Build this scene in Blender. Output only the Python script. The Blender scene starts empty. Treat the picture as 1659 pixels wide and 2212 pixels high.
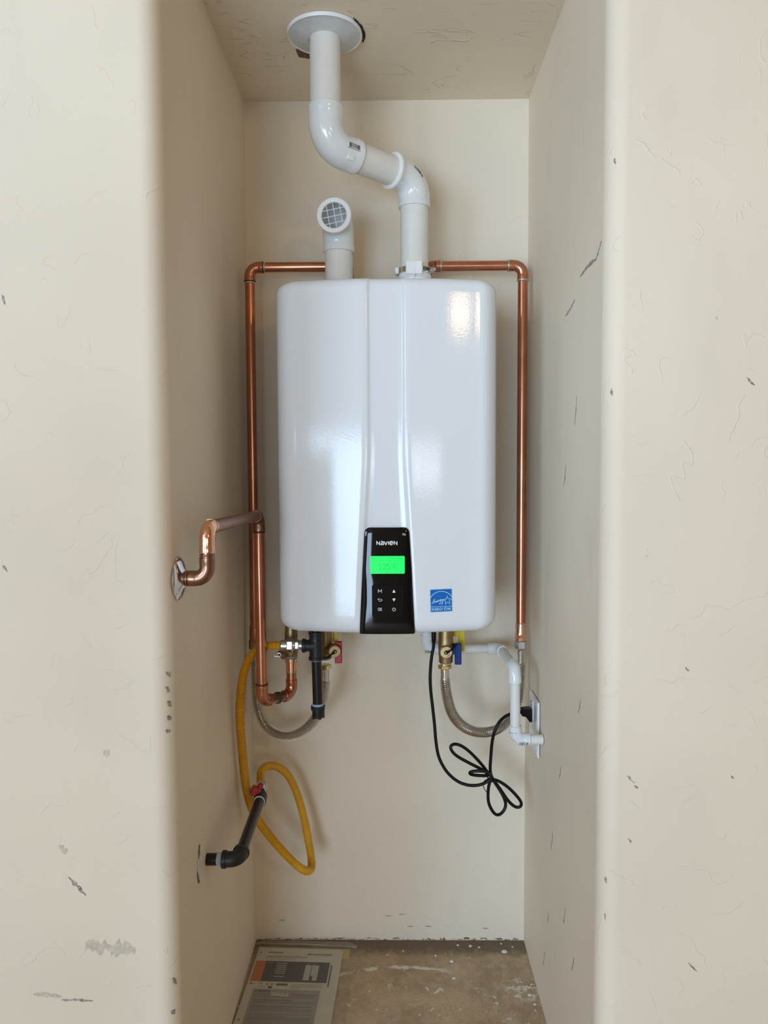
import bpy, math, random
from mathutils import Vector, Matrix
random.seed(7)
scene = bpy.context.scene
C = scene.collection
V = Vector

# ------------------------------------------------------------------ camera
cam_data = bpy.data.cameras.new('camera')
cam_data.sensor_fit = 'VERTICAL'
cam_data.sensor_height = 36.0
cam_data.lens = 36.0 * 1660.0 / 2212.0
cam_data.clip_start = 0.02
cam = bpy.data.objects.new('camera', cam_data)
C.objects.link(cam)
_r, _u, _f = V((0.99992, 0.01168, -0.00485)), V((0.00415, 0.05945, 0.99822)), V((-0.01195, 0.99816, -0.0594))
cam.matrix_world = Matrix(((_r.x, _u.x, -_f.x, 0.0), (_r.y, _u.y, -_f.y, -1.85), (_r.z, _u.z, -_f.z, 1.1795), (0, 0, 0, 1)))
scene.camera = cam

# ------------------------------------------------------------------ world, daylight, exposure
world = bpy.data.worlds.new('world')
scene.world = world
world.use_nodes = True
bg = world.node_tree.nodes['Background']
bg.inputs[0].default_value = (0.75, 0.86, 1.0, 1)
bg.inputs[1].default_value = 1.5


def area(name, loc, target, sx, sy, power, col, spread=180):
    d = bpy.data.lights.new(name, 'AREA')
    d.shape = 'RECTANGLE'
    d.size, d.size_y = sx, sy
    d.energy = power
    d.color = col
    d.spread = math.radians(spread)
    o = bpy.data.objects.new(name, d)
    C.objects.link(o)
    o.location = loc
    o.rotation_euler = (V(target) - V(loc)).to_track_quat('-Z', 'Y').to_euler()
    return o


# daylight that enters by the half raised garage door behind the camera, by a side window and a small rear window
area('daylight_garage_door', (-1.335, -4.62, 0.74), (-1.335, 0, 0.74), 1.70, 1.38, 84, (0.71, 0.975, 1.27))
area('daylight_side_window', (-2.22, -3.35, 1.65), (0, -3.35, 1.65), 1.3, 1.2, 58, (0.71, 0.975, 1.27))
area('daylight_rear_window', (0.97, -4.62, 1.19), (0.97, 0, 1.19), 1.04, 0.30, 9.0, (0.9, 0.98, 1.05))
area('wall_lamp', (1.55, -3.6, 2.17), (-0.1, -0.5, 1.3), 0.27, 0.20, 7.0, (1.0, 0.64, 0.32))

scene.view_settings.view_transform = 'Standard'
scene.view_settings.look = 'None'
scene.view_settings.gamma = 1.0
scene.view_settings.use_curve_mapping = False
scene.view_settings.exposure = -0.07


# ------------------------------------------------------------------ materials
def nn(t, typ, **kw):
    n = t.nodes.new(typ)
    for k, v in kw.items():
        setattr(n, k, v)
    return n


def mathn(t, op, a, b=None, c=None, clamp=False):
    n = nn(t, 'ShaderNodeMath', operation=op)
    n.use_clamp = clamp
    for i, v in enumerate((a, b, c)):
        if v is None:
            continue
        if isinstance(v, (int, float)):
            n.inputs[i].default_value = v
        else:
            t.links.new(v, n.inputs[i])
    return n.outputs[0]


def maprange(t, v, a, b, c=0.0, d=1.0):
    n = nn(t, 'ShaderNodeMapRange')
    n.interpolation_type = 'SMOOTHSTEP'
    t.links.new(v, n.inputs[0])
    for i, x in zip((1, 2, 3, 4), (a, b, c, d)):
        n.inputs[i].default_value = x
    return n.outputs[0]


def mixc(t, fac, a, b):
    n = nn(t, 'ShaderNodeMix', data_type='RGBA')
    if isinstance(fac, (int, float)):
        n.inputs[0].default_value = fac
    else:
        t.links.new(fac, n.inputs[0])
    for i, v in ((6, a), (7, b)):
        if isinstance(v, tuple):
            n.inputs[i].default_value = (*v, 1) if len(v) == 3 else v
        else:
            t.links.new(v, n.inputs[i])
    return n.outputs[2]


def noise(t, coord, scale, detail=4, rough=0.55, dist=0.0):
    n = nn(t, 'ShaderNodeTexNoise')
    n.inputs['Scale'].default_value = scale
    n.inputs['Detail'].default_value = detail
    n.inputs['Roughness'].default_value = rough
    n.inputs['Distortion'].default_value = dist
    t.links.new(coord, n.inputs['Vector'])
    return n.outputs[0]


def worldpos(t, scale=(1, 1, 1), loc=(0, 0, 0)):
    g = nn(t, 'ShaderNodeNewGeometry')
    m = nn(t, 'ShaderNodeMapping')
    m.inputs['Scale'].default_value = scale
    m.inputs['Location'].default_value = loc
    t.links.new(g.outputs['Position'], m.inputs[0])
    return m.outputs[0]


def new_mat(name):
    m = bpy.data.materials.new(name)
    m.use_nodes = True
    t = m.node_tree
    return m, t, t.nodes['Principled BSDF']


def bumpn(t, h, strength, dist, prev=None):
    b = nn(t, 'ShaderNodeBump')
    b.inputs['Strength'].default_value = strength
    b.inputs['Distance'].default_value = dist
    t.links.new(h, b.inputs['Height'])
    if prev is not None:
        t.links.new(prev, b.inputs['Normal'])
    return b.outputs[0]


def simple(name, col, rough=0.5, metal=0.0, coat=0.0, var=0.0, vscale=30, rvar=0.0, bump=0.0, bscale=200, bdist=0.001,
           spec=None, col2=None):
    m, t, p = new_mat(name)
    p.inputs['Base Color'].default_value = (*col, 1)
    p.inputs['Roughness'].default_value = rough
    p.inputs['Metallic'].default_value = metal
    p.inputs['Coat Weight'].default_value = coat
    p.inputs['Coat Roughness'].default_value = 0.05
    if spec is not None:
        p.inputs['Specular IOR Level'].default_value = spec
    if var or col2:
        w = worldpos(t)
        f = maprange(t, noise(t, w, vscale, 5, 0.6), 0.35, 0.68)
        c2 = col2 or tuple(c * (1 - var) for c in col)
        t.links.new(mixc(t, f, col, c2), p.inputs['Base Color'])
        if rvar:
            t.links.new(maprange(t, noise(t, w, vscale * 1.7, 4), 0.3, 0.7, max(0.03, rough - rvar), rough + rvar), p.inputs['Roughness'])
    if bump:
        t.links.new(bumpn(t, noise(t, worldpos(t), bscale, 2), bump, bdist), p.inputs['Normal'])
    return m


def plaster(name, base, ridge=1.0, stretch=(1, 1, 1), grime=0.5, seed=0.0, rscale=7.0):
    """Hand trowelled painted plaster: soft waves, sparse curved trowel ridges, fine tooth, small scuffs."""
    m, t, p = new_mat(name)
    w = worldpos(t, (1, 1, 1), (seed, seed * 1.7, seed * 0.3))
    ws = worldpos(t, stretch, (seed, seed, seed))
    big = noise(t, w, 3.5, 1, 0.5)
    n1 = noise(t, ws, rscale, 3, 0.55, 0.6)
    line = maprange(t, mathn(t, 'ABSOLUTE', mathn(t, 'SUBTRACT', n1, 0.5)), 0.0, 0.011, 1.0, 0.0)
    n2 = noise(t, ws, rscale * 1.9, 2, 0.5, 0.3)
    line2 = maprange(t, mathn(t, 'ABSOLUTE', mathn(t, 'SUBTRACT', n2, 0.47)), 0.0, 0.011, 1.0, 0.0)
    nm = noise(t, w, 13, 1, 0.5)
    mask = maprange(t, nm, 0.53, 0.64)
    mask2 = maprange(t, nm, 0.42, 0.33)
    lines = mathn(t, 'ADD', mathn(t, 'MULTIPLY', line, mask), mathn(t, 'MULTIPLY', line2, mask2), clamp=True)
    tooth = noise(t, w, 260, 1, 0.6)
    # colour: slight mottling and rare dark scuffs
    scuff = mathn(t, 'MULTIPLY', maprange(t, noise(t, worldpos(t, (1, 1, 0.55), (seed + 3, 1, 2)), 46, 3, 0.6), 0.735, 0.79),
                  maprange(t, big, 0.42, 0.6))
    dark = tuple(c * 0.30 for c in base)
    c0 = mixc(t, maprange(t, big, 0.3, 0.7), base, tuple(c * 0.95 for c in base))
    c1 = mixc(t, mathn(t, 'MULTIPLY', maprange(t, noise(t, worldpos(t, (1.2, 1.2, 0.35)), 9, 2, 0.6), 0.6, 0.8), 0.16 * grime), c0, tuple(c * 0.55 for c in base))
    c2 = mixc(t, mathn(t, 'MULTIPLY', scuff, 0.8 * grime), c1, dark)
    c3 = mixc(t, mathn(t, 'MULTIPLY', lines, 0.05 * ridge), c2, tuple(c * 0.62 for c in base))
    t.links.new(c3, p.inputs['Base Color'])
    p.inputs['Roughness'].default_value = 0.62
    p.inputs['Specular IOR Level'].default_value = 0.35
    b1 = bumpn(t, big, 0.35, 0.012)
    b2 = bumpn(t, lines, 0.55 * ridge, 0.0012, b1)
    b3 = bumpn(t, tooth, 0.10, 0.0006, b2)
    t.links.new(b3, p.inputs['Normal'])
    return m


PAINT = (0.845, 0.73, 0.575)
M = {}
M['plaster'] = plaster('painted_plaster', PAINT, 0.75, (1, 1, 1), 0.55)
M['plaster_side'] = plaster('painted_plaster_side', PAINT, 0.6, (1, 1, 0.30), 0.9, 5.3)
M['plaster_ceiling'] = plaster('painted_plaster_ceiling', PAINT, 2.0, (0.5, 1.5, 1), 0.25, 2.1, 12.0)
M['pvc_pipe'] = simple('pvc_pipe', (0.80, 0.775, 0.72), 0.38, var=0.05, vscale=20)
M['pvc_fitting'] = simple('pvc_fitting', (0.80, 0.815, 0.81), 0.16, coat=0.3, var=0.03, vscale=25)
M['white_rim'] = simple('white_rim', (0.88, 0.88, 0.87), 0.35)
M['grey_flange'] = simple('flange_plastic', (0.68, 0.70, 0.71), 0.45, var=0.10, vscale=40)
M['copper'] = simple('copper', (0.64, 0.275, 0.165), 0.25, 1.0, col2=(0.53, 0.215, 0.125), vscale=11)
M['copper_new'] = simple('copper_bright', (0.93, 0.55, 0.38), 0.16, 1.0, col2=(0.90, 0.50, 0.33), vscale=20)
M['copper_aged'] = simple('copper_tarnished', (0.46, 0.27, 0.20), 0.34, 1.0, col2=(0.42, 0.23, 0.18), vscale=20)
M['copper_dark'] = simple('copper_heated', (0.36, 0.20, 0.13), 0.30, 1.0, col2=(0.28, 0.16, 0.11), vscale=35)
M['solder'] = simple('solder', (0.60, 0.57, 0.53), 0.38, 1.0)
M['flux'] = simple('burnt_flux', (0.05, 0.03, 0.025), 0.5)
M['chrome'] = simple('chrome', (0.80, 0.80, 0.82), 0.07, 1.0)
M['zinc'] = simple('zinc_nut', (0.66, 0.66, 0.64), 0.30, 1.0, var=0.15, vscale=60)
M['brass'] = simple('brass', (0.36, 0.25, 0.12), 0.42, 1.0, var=0.25, vscale=60, bump=0.15, bscale=500, bdist=0.0004)
M['brass_bright'] = simple('brass_bright', (0.86, 0.68, 0.30), 0.22, 1.0, var=0.12, vscale=60)
M['brass_cap'] = simple('brass_cap', (0.74, 0.60, 0.36), 0.42, 1.0, var=0.1, vscale=80)
M['iron'] = simple('black_iron', (0.020, 0.020, 0.019), 0.42, spec=0.35, var=0.3, vscale=70, bump=0.35, bscale=420, bdist=0.0006)
M['iron_pipe'] = simple('black_iron_pipe', (0.012, 0.011, 0.010), 0.30, spec=0.35, var=0.3, vscale=50)
M['stainless'] = simple('stainless', (0.76, 0.73, 0.69), 0.16, 1.0, var=0.10, vscale=50)
M['yellow_hose'] = simple('yellow_coating', (0.72, 0.37, 0.012), 0.42, var=0.12, vscale=30)
M['black_rubber'] = simple('black_cord_rubber', (0.006, 0.006, 0.006), 0.36, spec=0.22)
M['red'] = simple('red_handle_plastic', (0.42, 0.008, 0.010), 0.42, var=0.2, vscale=60)
M['blue'] = simple('blue_handle_plastic', (0.003, 0.030, 0.16), 0.45, spec=0.3)
M['yellow'] = simple('yellow_handle_plastic', (0.68, 0.50, 0.012), 0.45)
M['tape_blue'] = simple('thread_sealant_blue', (0.33, 0.48, 0.60), 0.6)
M['tape_white'] = simple('thread_tape_white', (0.70, 0.72, 0.73), 0.65, var=0.2, vscale=120)
M['enamel'] = simple('white_enamel', (0.775, 0.795, 0.81), 0.09, spec=0.38, bump=0.065, bscale=280, bdist=0.0012)
M['panel'] = simple('black_gloss_panel', (0.003, 0.003, 0.0034), 0.06, spec=0.4)
M['pad'] = simple('black_gloss_pad', (0.003, 0.003, 0.003), 0.10, spec=0.35)
M['icon'] = simple('white_print', (0.86, 0.88, 0.92), 0.5)
M['black_print'] = simple('black_print', (0.012, 0.012, 0.014), 0.6)
M['sticker_blue'] = simple('sticker_blue', (0.004, 0.14, 0.48), 0.4, spec=0.2)
M['sticker_white'] = simple('sticker_light_blue', (0.62, 0.86, 0.95), 0.4)
M['plate'] = simple('outlet_plastic', (0.84, 0.84, 0.84), 0.22)
M['paper'] = simple('paper', (0.70, 0.66, 0.57), 0.7, var=0.06, vscale=14)
M['paper_yellow'] = simple('yellow_paper', (0.62, 0.50, 0.15), 0.7)
M['ink_navy'] = simple('ink_dark_slate', (0.035, 0.037, 0.045), 0.45)
M['ink_orange'] = simple('ink_orange', (0.60, 0.16, 0.02), 0.5)
M['ink_grey'] = simple('ink_grey', (0.36, 0.34, 0.31), 0.6)
M['ink_mid'] = simple('ink_mid_grey', (0.20, 0.185, 0.165), 0.6)
M['ink_text'] = simple('ink_text', (0.10, 0.09, 0.08), 0.6)
M['ink_light'] = simple('ink_light_grey', (0.50, 0.49, 0.47), 0.6)
M['chip'] = simple('plaster_chip', (0.72, 0.70, 0.66), 0.8, var=0.1, vscale=90)
M['gap'] = simple('dark_gap', (0.012, 0.009, 0.007), 0.9)
M['gap_brown'] = simple('bare_drywall_brown', (0.19, 0.105, 0.055), 0.9, var=0.4, vscale=120)
M['scuff'] = simple('dark_scuff', (0.16, 0.14, 0.12), 0.7, col2=(0.55, 0.48, 0.39), vscale=330)
M['scuff_light'] = simple('faint_scuff', (0.56, 0.48, 0.38), 0.7, col2=(0.70, 0.61, 0.49), vscale=160)
M['cast_iron_edge'] = simple('cast_iron_edge', (0.075, 0.073, 0.07), 0.45)
M['joint_dirt'] = simple('joint_dirt', (0.30, 0.235, 0.16), 0.9, var=0.4, vscale=150)
M['garage_wall'] = simple('bare_garage_board', (0.43, 0.30, 0.18), 0.7, var=0.2, vscale=3)
M['garage_door'] = simple('garage_door_paint', (0.55, 0.52, 0.46), 0.5)

m, t, p = new_mat('display_backlight')
p.inputs['Base Color'].default_value = (0.0, 0.25, 0.04, 1)
p.inputs['Emission Color'].default_value = (0.0, 1.0, 0.13, 1)
p.inputs['Emission Strength'].default_value = 0.92
p.inputs['Roughness'].default_value = 0.2
M['display'] = m
m, t, p = new_mat('display_ink')
p.inputs['Base Color'].default_value = (0.0, 0.10, 0.02, 1)
p.inputs['Emission Color'].default_value = (0.0, 1.0, 0.08, 1)
p.inputs['Emission Strength'].default_value = 0.33
M['display_ink'] = m

# clear plastic bag film
m, t, p = new_mat('clear_bag_film')
out = t.nodes['Material Output']
tr = nn(t, 'ShaderNodeBsdfTransparent')
tr.inputs[0].default_value = (0.94, 0.93, 0.90, 1)
p.inputs['Base Color'].default_value = (0.62, 0.58, 0.50, 1)
p.inputs['Roughness'].default_value = 0.14
mx = nn(t, 'ShaderNodeMixShader')
mx.inputs[0].default_value = 0.15
t.links.new(tr.outputs[0], mx.inputs[1])
t.links.new(p.outputs[0], mx.inputs[2])
t.links.new(mx.outputs[0], out.inputs[0])
M['film'] = m
m2 = m.copy()
m2.name = 'bag_zip_film'
m2.node_tree.nodes['Mix Shader'].inputs[0].default_value = 0.26
M['zip'] = m2

# stained concrete slab with the white paint ring that an old tank left
m, t, p = new_mat('stained_concrete')
w = worldpos(t)
n_a = noise(t, w, 7, 6, 0.65, 0.4)
n_b = noise(t, w, 38, 5, 0.65)
n_c = noise(t, w, 150, 3, 0.6)
c = mixc(t, maprange(t, n_a, 0.32, 0.68), (0.56, 0.41, 0.26), (0.36, 0.25, 0.145))
c = mixc(t, mathn(t, 'MULTIPLY', maprange(t, n_b, 0.45, 0.7), 0.55), c, (0.60, 0.49, 0.36))
c = mixc(t, mathn(t, 'MULTIPLY', maprange(t, n_c, 0.5, 0.72), 0.45), c, (0.22, 0.15, 0.09))
sep = nn(t, 'ShaderNodeSeparateXYZ')
t.links.new(w, sep.inputs[0])
X, Y = sep.outputs[0], sep.outputs[1]
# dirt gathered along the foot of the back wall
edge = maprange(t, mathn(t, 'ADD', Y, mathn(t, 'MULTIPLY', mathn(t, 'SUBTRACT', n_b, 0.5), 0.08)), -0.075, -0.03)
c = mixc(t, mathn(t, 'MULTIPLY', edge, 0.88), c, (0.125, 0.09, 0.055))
# broken ring of white paint
dx = mathn(t, 'SUBTRACT', X, 0.015)
dy = mathn(t, 'ADD', Y, 0.45)
rad = mathn(t, 'SQRT', mathn(t, 'ADD', mathn(t, 'MULTIPLY', dx, dx), mathn(t, 'MULTIPLY', dy, dy)))
rad = mathn(t, 'ADD', rad, mathn(t, 'MULTIPLY', mathn(t, 'SUBTRACT', n_b, 0.5), 0.035))
ring = maprange(t, mathn(t, 'ABSOLUTE', mathn(t, 'SUBTRACT', rad, 0.347)), 0.004, 0.007, 1, 0)
ring = mathn(t, 'MULTIPLY', ring, maprange(t, noise(t, w, 20, 3), 0.40, 0.5))
ring = mathn(t, 'MULTIPLY', ring, maprange(t, X, 0.09, 0.15, 1, 0))
flecks = mathn(t, 'MULTIPLY', maprange(t, noise(t, w, 34, 4, 0.6, 0.5), 0.63, 0.66), maprange(t, Y, -0.12, -0.19))
patch_r = mathn(t, 'MULTIPLY', maprange(t, noise(t, w, 48, 4, 0.65), 0.52, 0.56),
                mathn(t, 'MULTIPLY', maprange(t, mathn(t, 'ABSOLUTE', mathn(t, 'SUBTRACT', X, 0.285)), 0.02, 0.05, 1, 0),
                      maprange(t, mathn(t, 'ABSOLUTE', mathn(t, 'ADD', Y, 0.18)), 0.02, 0.05, 1, 0)))
dots = maprange(t, noise(t, w, 110, 2, 0.5), 0.735, 0.755)
white = mathn(t, 'ADD', mathn(t, 'ADD', ring, flecks), mathn(t, 'ADD', patch_r, dots), clamp=True)
c = mixc(t, white, c, (0.74, 0.69, 0.60))
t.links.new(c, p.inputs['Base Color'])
p.inputs['Roughness'].default_value = 0.6
hgt = mathn(t, 'ADD', mathn(t, 'MULTIPLY', white, 0.5), n_c)
t.links.new(bumpn(t, hgt, 0.4, 0.002), p.inputs['Normal'])
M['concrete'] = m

# yellow CSST sleeve: dark grooves come from geometry only


# ------------------------------------------------------------------ mesh helpers
class MB:
    def __init__(self):
        self.v, self.f = [], []

    def add(self, verts, faces):
        o = len(self.v)
        self.v += [tuple(x) for x in verts]
        self.f += [tuple(i + o for i in f) for f in faces]
        return self

    def tube(self, path, radii, seg=20, caps=True, closed=False):
        path = [V(q) for q in path]
        n = len(path)
        if isinstance(radii, (int, float)):
            radii = [radii] * n
        tang = []
        for i in range(n):
            a, b = path[max(i - 1, 0)], path[min(i + 1, n - 1)]
            d = b - a
            if d.length < 1e-9:
                d = tang[-1] if tang else V((0, 0, 1))
            tang.append(d.normalized())
        t0 = tang[0]
        ref = V((0, 0, 1)) if abs(t0.z) < 0.9 else V((0, -1, 0))
        nrm = (ref - t0 * ref.dot(t0)).normalized()
        verts = []
        for i in range(n):
            if i:
                q = tang[i - 1].rotation_difference(tang[i])
                nrm = q @ nrm
                nrm = (nrm - tang[i] * nrm.dot(tang[i])).normalized()
            bn = tang[i].cross(nrm)
            for k in range(seg):
                a = 2 * math.pi * k / seg
                verts.append(path[i] + (nrm * math.cos(a) + bn * math.sin(a)) * radii[i])
        faces = []
        for i in range(n - 1):
            for k in range(seg):
                k2 = (k + 1) % seg
                faces.append((i * seg + k, i * seg + k2, (i + 1) * seg + k2, (i + 1) * seg + k))
        if caps:
            faces.append(tuple(range(seg))[::-1])
            faces.append(tuple((n - 1) * seg + k for k in range(seg)))
        return self.add(verts, faces)

    def lathe(self, prof, origin, axis, seg=32, ref=None, caps=True):
        """prof: list of (distance along axis, radius)"""
        origin, axis = V(origin), V(axis).normalized()
        ref = V(ref) if ref else (V((0, 0, 1)) if abs(axis.z) < 0.9 else V((0, -1, 0)))
        u = (ref - axis * ref.dot(axis)).normalized()
        w = axis.cross(u)
        verts, faces = [], []
        for h, r in prof:
            for k in range(seg):
                a = 2 * math.pi * (k + 0.5) / seg
                verts.append(origin + axis * h + (u * math.cos(a) + w * math.sin(a)) * max(r, 1e-5))
        n = len(prof)
        for i in range(n - 1):
            for k in range(seg):
                k2 = (k + 1) % seg
                faces.append((i * seg + k, i * seg + k2, (i + 1) * seg + k2, (i + 1) * seg + k))
        if caps:
            faces.append(tuple(range(seg))[::-1])
            faces.append(tuple((n - 1) * seg + k for k in range(seg)))
        return self.add(verts, faces)

    def box(self, lo, hi, bev=0.0, mat=None):
        (x0, y0, z0), (x1, y1, z1) = lo, hi
        if bev <= 0:
            vs = [V((x, y, z)) for x in (x0, x1) for y in (y0, y1) for z in (z0, z1)]
            fs = [(0, 1, 3, 2), (4, 6, 7, 5), (0, 4, 5, 1), (2, 3, 7, 6), (0, 2, 6, 4), (1, 5, 7, 3)]
        else:
            b = bev
            vs, fs, idx = [], [], {}
            for sx in (0, 1):
                for sy in (0, 1):
                    for sz in (0, 1):
                        cx, cy, cz = (x0, x1)[sx], (y0, y1)[sy], (z0, z1)[sz]
                        ix, iy, iz = cx + (b if sx == 0 else -b), cy + (b if sy == 0 else -b), cz + (b if sz == 0 else -b)
                        for ax, q in ((0, (cx, iy, iz)), (1, (ix, cy, iz)), (2, (ix, iy, cz))):
                            idx[(sx, sy, sz, ax)] = len(vs)
                            vs.append(V(q))
            for s in (0, 1):
                fs.append([idx[(s, a, c_, 0)] for a, c_ in ((0, 0), (0, 1), (1, 1), (1, 0))])
                fs.append([idx[(a, s, c_, 1)] for a, c_ in ((0, 0), (0, 1), (1, 1), (1, 0))])
                fs.append([idx[(a, c_, s, 2)] for a, c_ in ((0, 0), (0, 1), (1, 1), (1, 0))])
            for a in (0, 1):
                for b_ in (0, 1):
                    fs.append([idx[(a, b_, 0, 0)], idx[(a, b_, 1, 0)], idx[(a, b_, 1, 1)], idx[(a, b_, 0, 1)]])
                    fs.append([idx[(a, 0, b_, 0)], idx[(a, 1, b_, 0)], idx[(a, 1, b_, 2)], idx[(a, 0, b_, 2)]])
                    fs.append([idx[(0, a, b_, 1)], idx[(1, a, b_, 1)], idx[(1, a, b_, 2)], idx[(0, a, b_, 2)]])
                    for c_ in (0, 1):
                        fs.append([idx[(a, b_, c_, 0)], idx[(a, b_, c_, 1)], idx[(a, b_, c_, 2)]])
        if mat is not None:
            vs = [mat @ q for q in vs]
        return self.add(vs, fs)

    def prism(self, poly, origin, ex, ey, depth):
        """flat polygon in the (ex, ey) plane, pushed out by the vector depth"""
        origin, ex, ey, depth = V(origin), V(ex), V(ey), V(depth)
        n = len(poly)
        a = [origin + ex * x + ey * y for x, y in poly]
        b = [q + depth for q in a]
        faces = [tuple(range(n)), tuple(range(2 * n - 1, n - 1, -1))]
        faces += [(i, (i + 1) % n, n + (i + 1) % n, n + i) for i in range(n)]
        return self.add(a + b, faces)

    def strokes(self, lines, width, origin, ex, ey):
        origin, ex, ey = V(origin), V(ex), V(ey)
        h = width / 2
        for ln in lines:
            L, R_ = [], []
            n = len(ln)
            closed = n > 2 and ln[0] == ln[-1]
            for i in range(n):
                pv = V((*ln[i - 1], 0)) if i > 0 else (V((*ln[-2], 0)) if closed else None)
                cu = V((*ln[i], 0))
                nx = V((*ln[i + 1], 0)) if i < n - 1 else (V((*ln[1], 0)) if closed else None)
                d1 = (cu - pv).normalized() if pv else None
                d2 = (nx - cu).normalized() if nx else None
                if d1 is None:
                    d1 = d2
                if d2 is None:
                    d2 = d1
                n1, n2 = V((-d1.y, d1.x, 0)), V((-d2.y, d2.x, 0))
                mi = n1 + n2
                mi = mi.normalized() if mi.length > 1e-4 else n1
                sc = min(h / max(mi.dot(n1), 0.35), h * 2.2)
                L.append(cu + mi * sc)
                R_.append(cu - mi * sc)
            vs = [origin + ex * q.x + ey * q.y for q in L + R_]
            self.add(vs, [(i, i + 1, n + i + 1, n + i) for i in range(n - 1)])
        return self

    def build(self, name, mat, parent=None, angle=35, kind=None):
        me = bpy.data.meshes.new(name)
        me.from_pydata(self.v, [], self.f)
        me.validate()
        import bmesh
        b = bmesh.new()
        b.from_mesh(me)
        bmesh.ops.recalc_face_normals(b, faces=b.faces)
        b.to_mesh(me)
        b.free()
        if angle:
            me.polygons.foreach_set('use_smooth', [True] * len(me.polygons))
            me.set_sharp_from_angle(angle=math.radians(angle))
        me.materials.append(M[mat] if isinstance(mat, str) else mat)
        o = bpy.data.objects.new(name, me)
        C.objects.link(o)
        if parent is not None:
            o.parent = parent
            o.matrix_parent_inverse = parent.matrix_world.inverted()
        if kind:
            o['kind'] = kind
        return o


def thing(name, label, cat, loc, group=None):
    o = bpy.data.objects.new(name, None)
    o.empty_display_size = 0.05
    C.objects.link(o)
    o.location = loc
    o.matrix_world = Matrix.Translation(V(loc))
    o['label'], o['category'] = label, cat
    if group:
        o['group'] = group
    return o


def tag(o, label, cat, group=None):
    o['label'], o['category'] = label, cat
    if group:
        o['group'] = group
    return o


def lab(o, label):
    o['label'] = label
    return o


def text(name, body, height, width, center, mat, parent, ex=(1, 0, 0), ey=(0, 0, 1), bold=0.0):
    """flat lettering: cap height and total width in metres, centred at a point of the plane (ex, ey)"""
    cu = bpy.data.curves.new(name, 'FONT')
    cu.body = body
    cu.size = 1.0
    cu.offset = bold
    cu.resolution_u = 3
    tmp = bpy.data.objects.new('tmp_text', cu)
    C.objects.link(tmp)
    bpy.context.view_layer.update()
    me = bpy.data.meshes.new_from_object(tmp.evaluated_get(bpy.context.evaluated_depsgraph_get()))
    bpy.data.objects.remove(tmp)
    bpy.data.curves.remove(cu)
    xs = [q.co.x for q in me.vertices]
    ys = [q.co.y for q in me.vertices]
    x0, x1, y0, y1 = min(xs), max(xs), min(ys), max(ys)
    sx, sy = width / (x1 - x0), height / (y1 - y0)
    c0, ex, ey = V(center), V(ex), V(ey)
    for q in me.vertices:
        q.co = c0 + ex * ((q.co.x - (x0 + x1) / 2) * sx) + ey * ((q.co.y - (y0 + y1) / 2) * sy)
    me.name = name
    me.materials.clear()
    me.materials.append(M[mat])
    o = bpy.data.objects.new(name, me)
    C.objects.link(o)
    o.parent = parent
    o.matrix_parent_inverse = parent.matrix_world.inverted()
    return o


def smooth_path(pts, step=0.004):
    """Catmull-Rom through the points, resampled at even steps"""
    P = [V(q) for q in pts]
    P = [P[0] * 2 - P[1]] + P + [P[-1] * 2 - P[-2]]
    dense = []
    for i in range(1, len(P) - 2):
        p0, p1, p2, p3 = P[i - 1], P[i], P[i + 1], P[i + 2]
        for k in range(24):
            s = k / 24
            dense.append(0.5 * ((2 * p1) + (p2 - p0) * s + (2 * p0 - 5 * p1 + 4 * p2 - p3) * s * s + (3 * p1 - p0 - 3 * p2 + p3) * s ** 3))
    dense.append(P[-2])
    out, acc = [dense[0]], 0.0
    for a, b in zip(dense, dense[1:]):
        L = (b - a).length
        while acc + L >= step:
            f = (step - acc) / L
            a = a + (b - a) * f
            L = (b - a).length
            out.append(a)
            acc = 0.0
        acc += L
    if (out[-1] - dense[-1]).length > step * 0.3:
        out.append(dense[-1])
    return out


def relax(pts, n):
    P = [V(q) for q in pts]
    for _ in range(n):
        P = [P[0]] + [(P[i - 1] + P[i] * 2 + P[i + 1]) / 4 for i in range(1, len(P) - 1)] + [P[-1]]
    return P


def elbow_path(corner, da, db, la, lb, rb, n=10):
    c_, da, db = V(corner), V(da).normalized(), V(db).normalized()
    ang = da.angle(db)
    tl = rb / math.tan(ang / 2)
    bis = (da + db).normalized()
    cen = c_ + bis * (rb / math.sin(ang / 2))
    s, e = c_ + da * tl - cen, c_ + db * tl - cen
    q = s.rotation_difference(e)
    ax, th = q.to_axis_angle()
    arc = [cen + Matrix.Rotation(th * i / n, 3, ax) @ s for i in range(n + 1)]
    return c_ + da * la, arc, c_ + db * lb


def elbow(name, corner, da, db, la, lb, rb, rh, rm, hub, mat, parent, seg=28, lip=0.0):
    a, arc, b = elbow_path(corner, da, db, la, lb, rb)
    da, db = V(da).normalized(), V(db).normalized()
    ha, hb = a - da * hub, b - db * hub
    path = [a, a - da * 0.0008, ha, ha - da * 0.0015] + arc + [hb - db * 0.0015, hb, b - db * 0.0008, b]
    rad = [rh - 0.0007, rh, rh, rm] + [rm] * len(arc) + [rm, rh, rh, rh - 0.0007]
    return MB().tube(path, rad, seg).build(name, mat, parent, 40)


def ringpart(name, pos, axis, r, ln, mat, parent, seg=24):
    ax = V(axis).normalized()
    return MB().lathe([(-ln / 2, r - ln * 0.35), (-ln * 0.25, r), (ln * 0.25, r), (ln / 2, r - ln * 0.35)], pos, ax, seg).build(name, mat, parent, 60)


def pipe(name, a, b, r, mat, parent, seg=24):
    return MB().tube([a, b], r, seg).build(name, mat, parent, 40)


def hexnut(mb, origin, axis, r, h, ch=0.0012, ref=None):
    return mb.lathe([(0, r - ch), (ch, r), (h - ch, r), (h, r - ch)], origin, axis, 6, ref)


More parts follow.
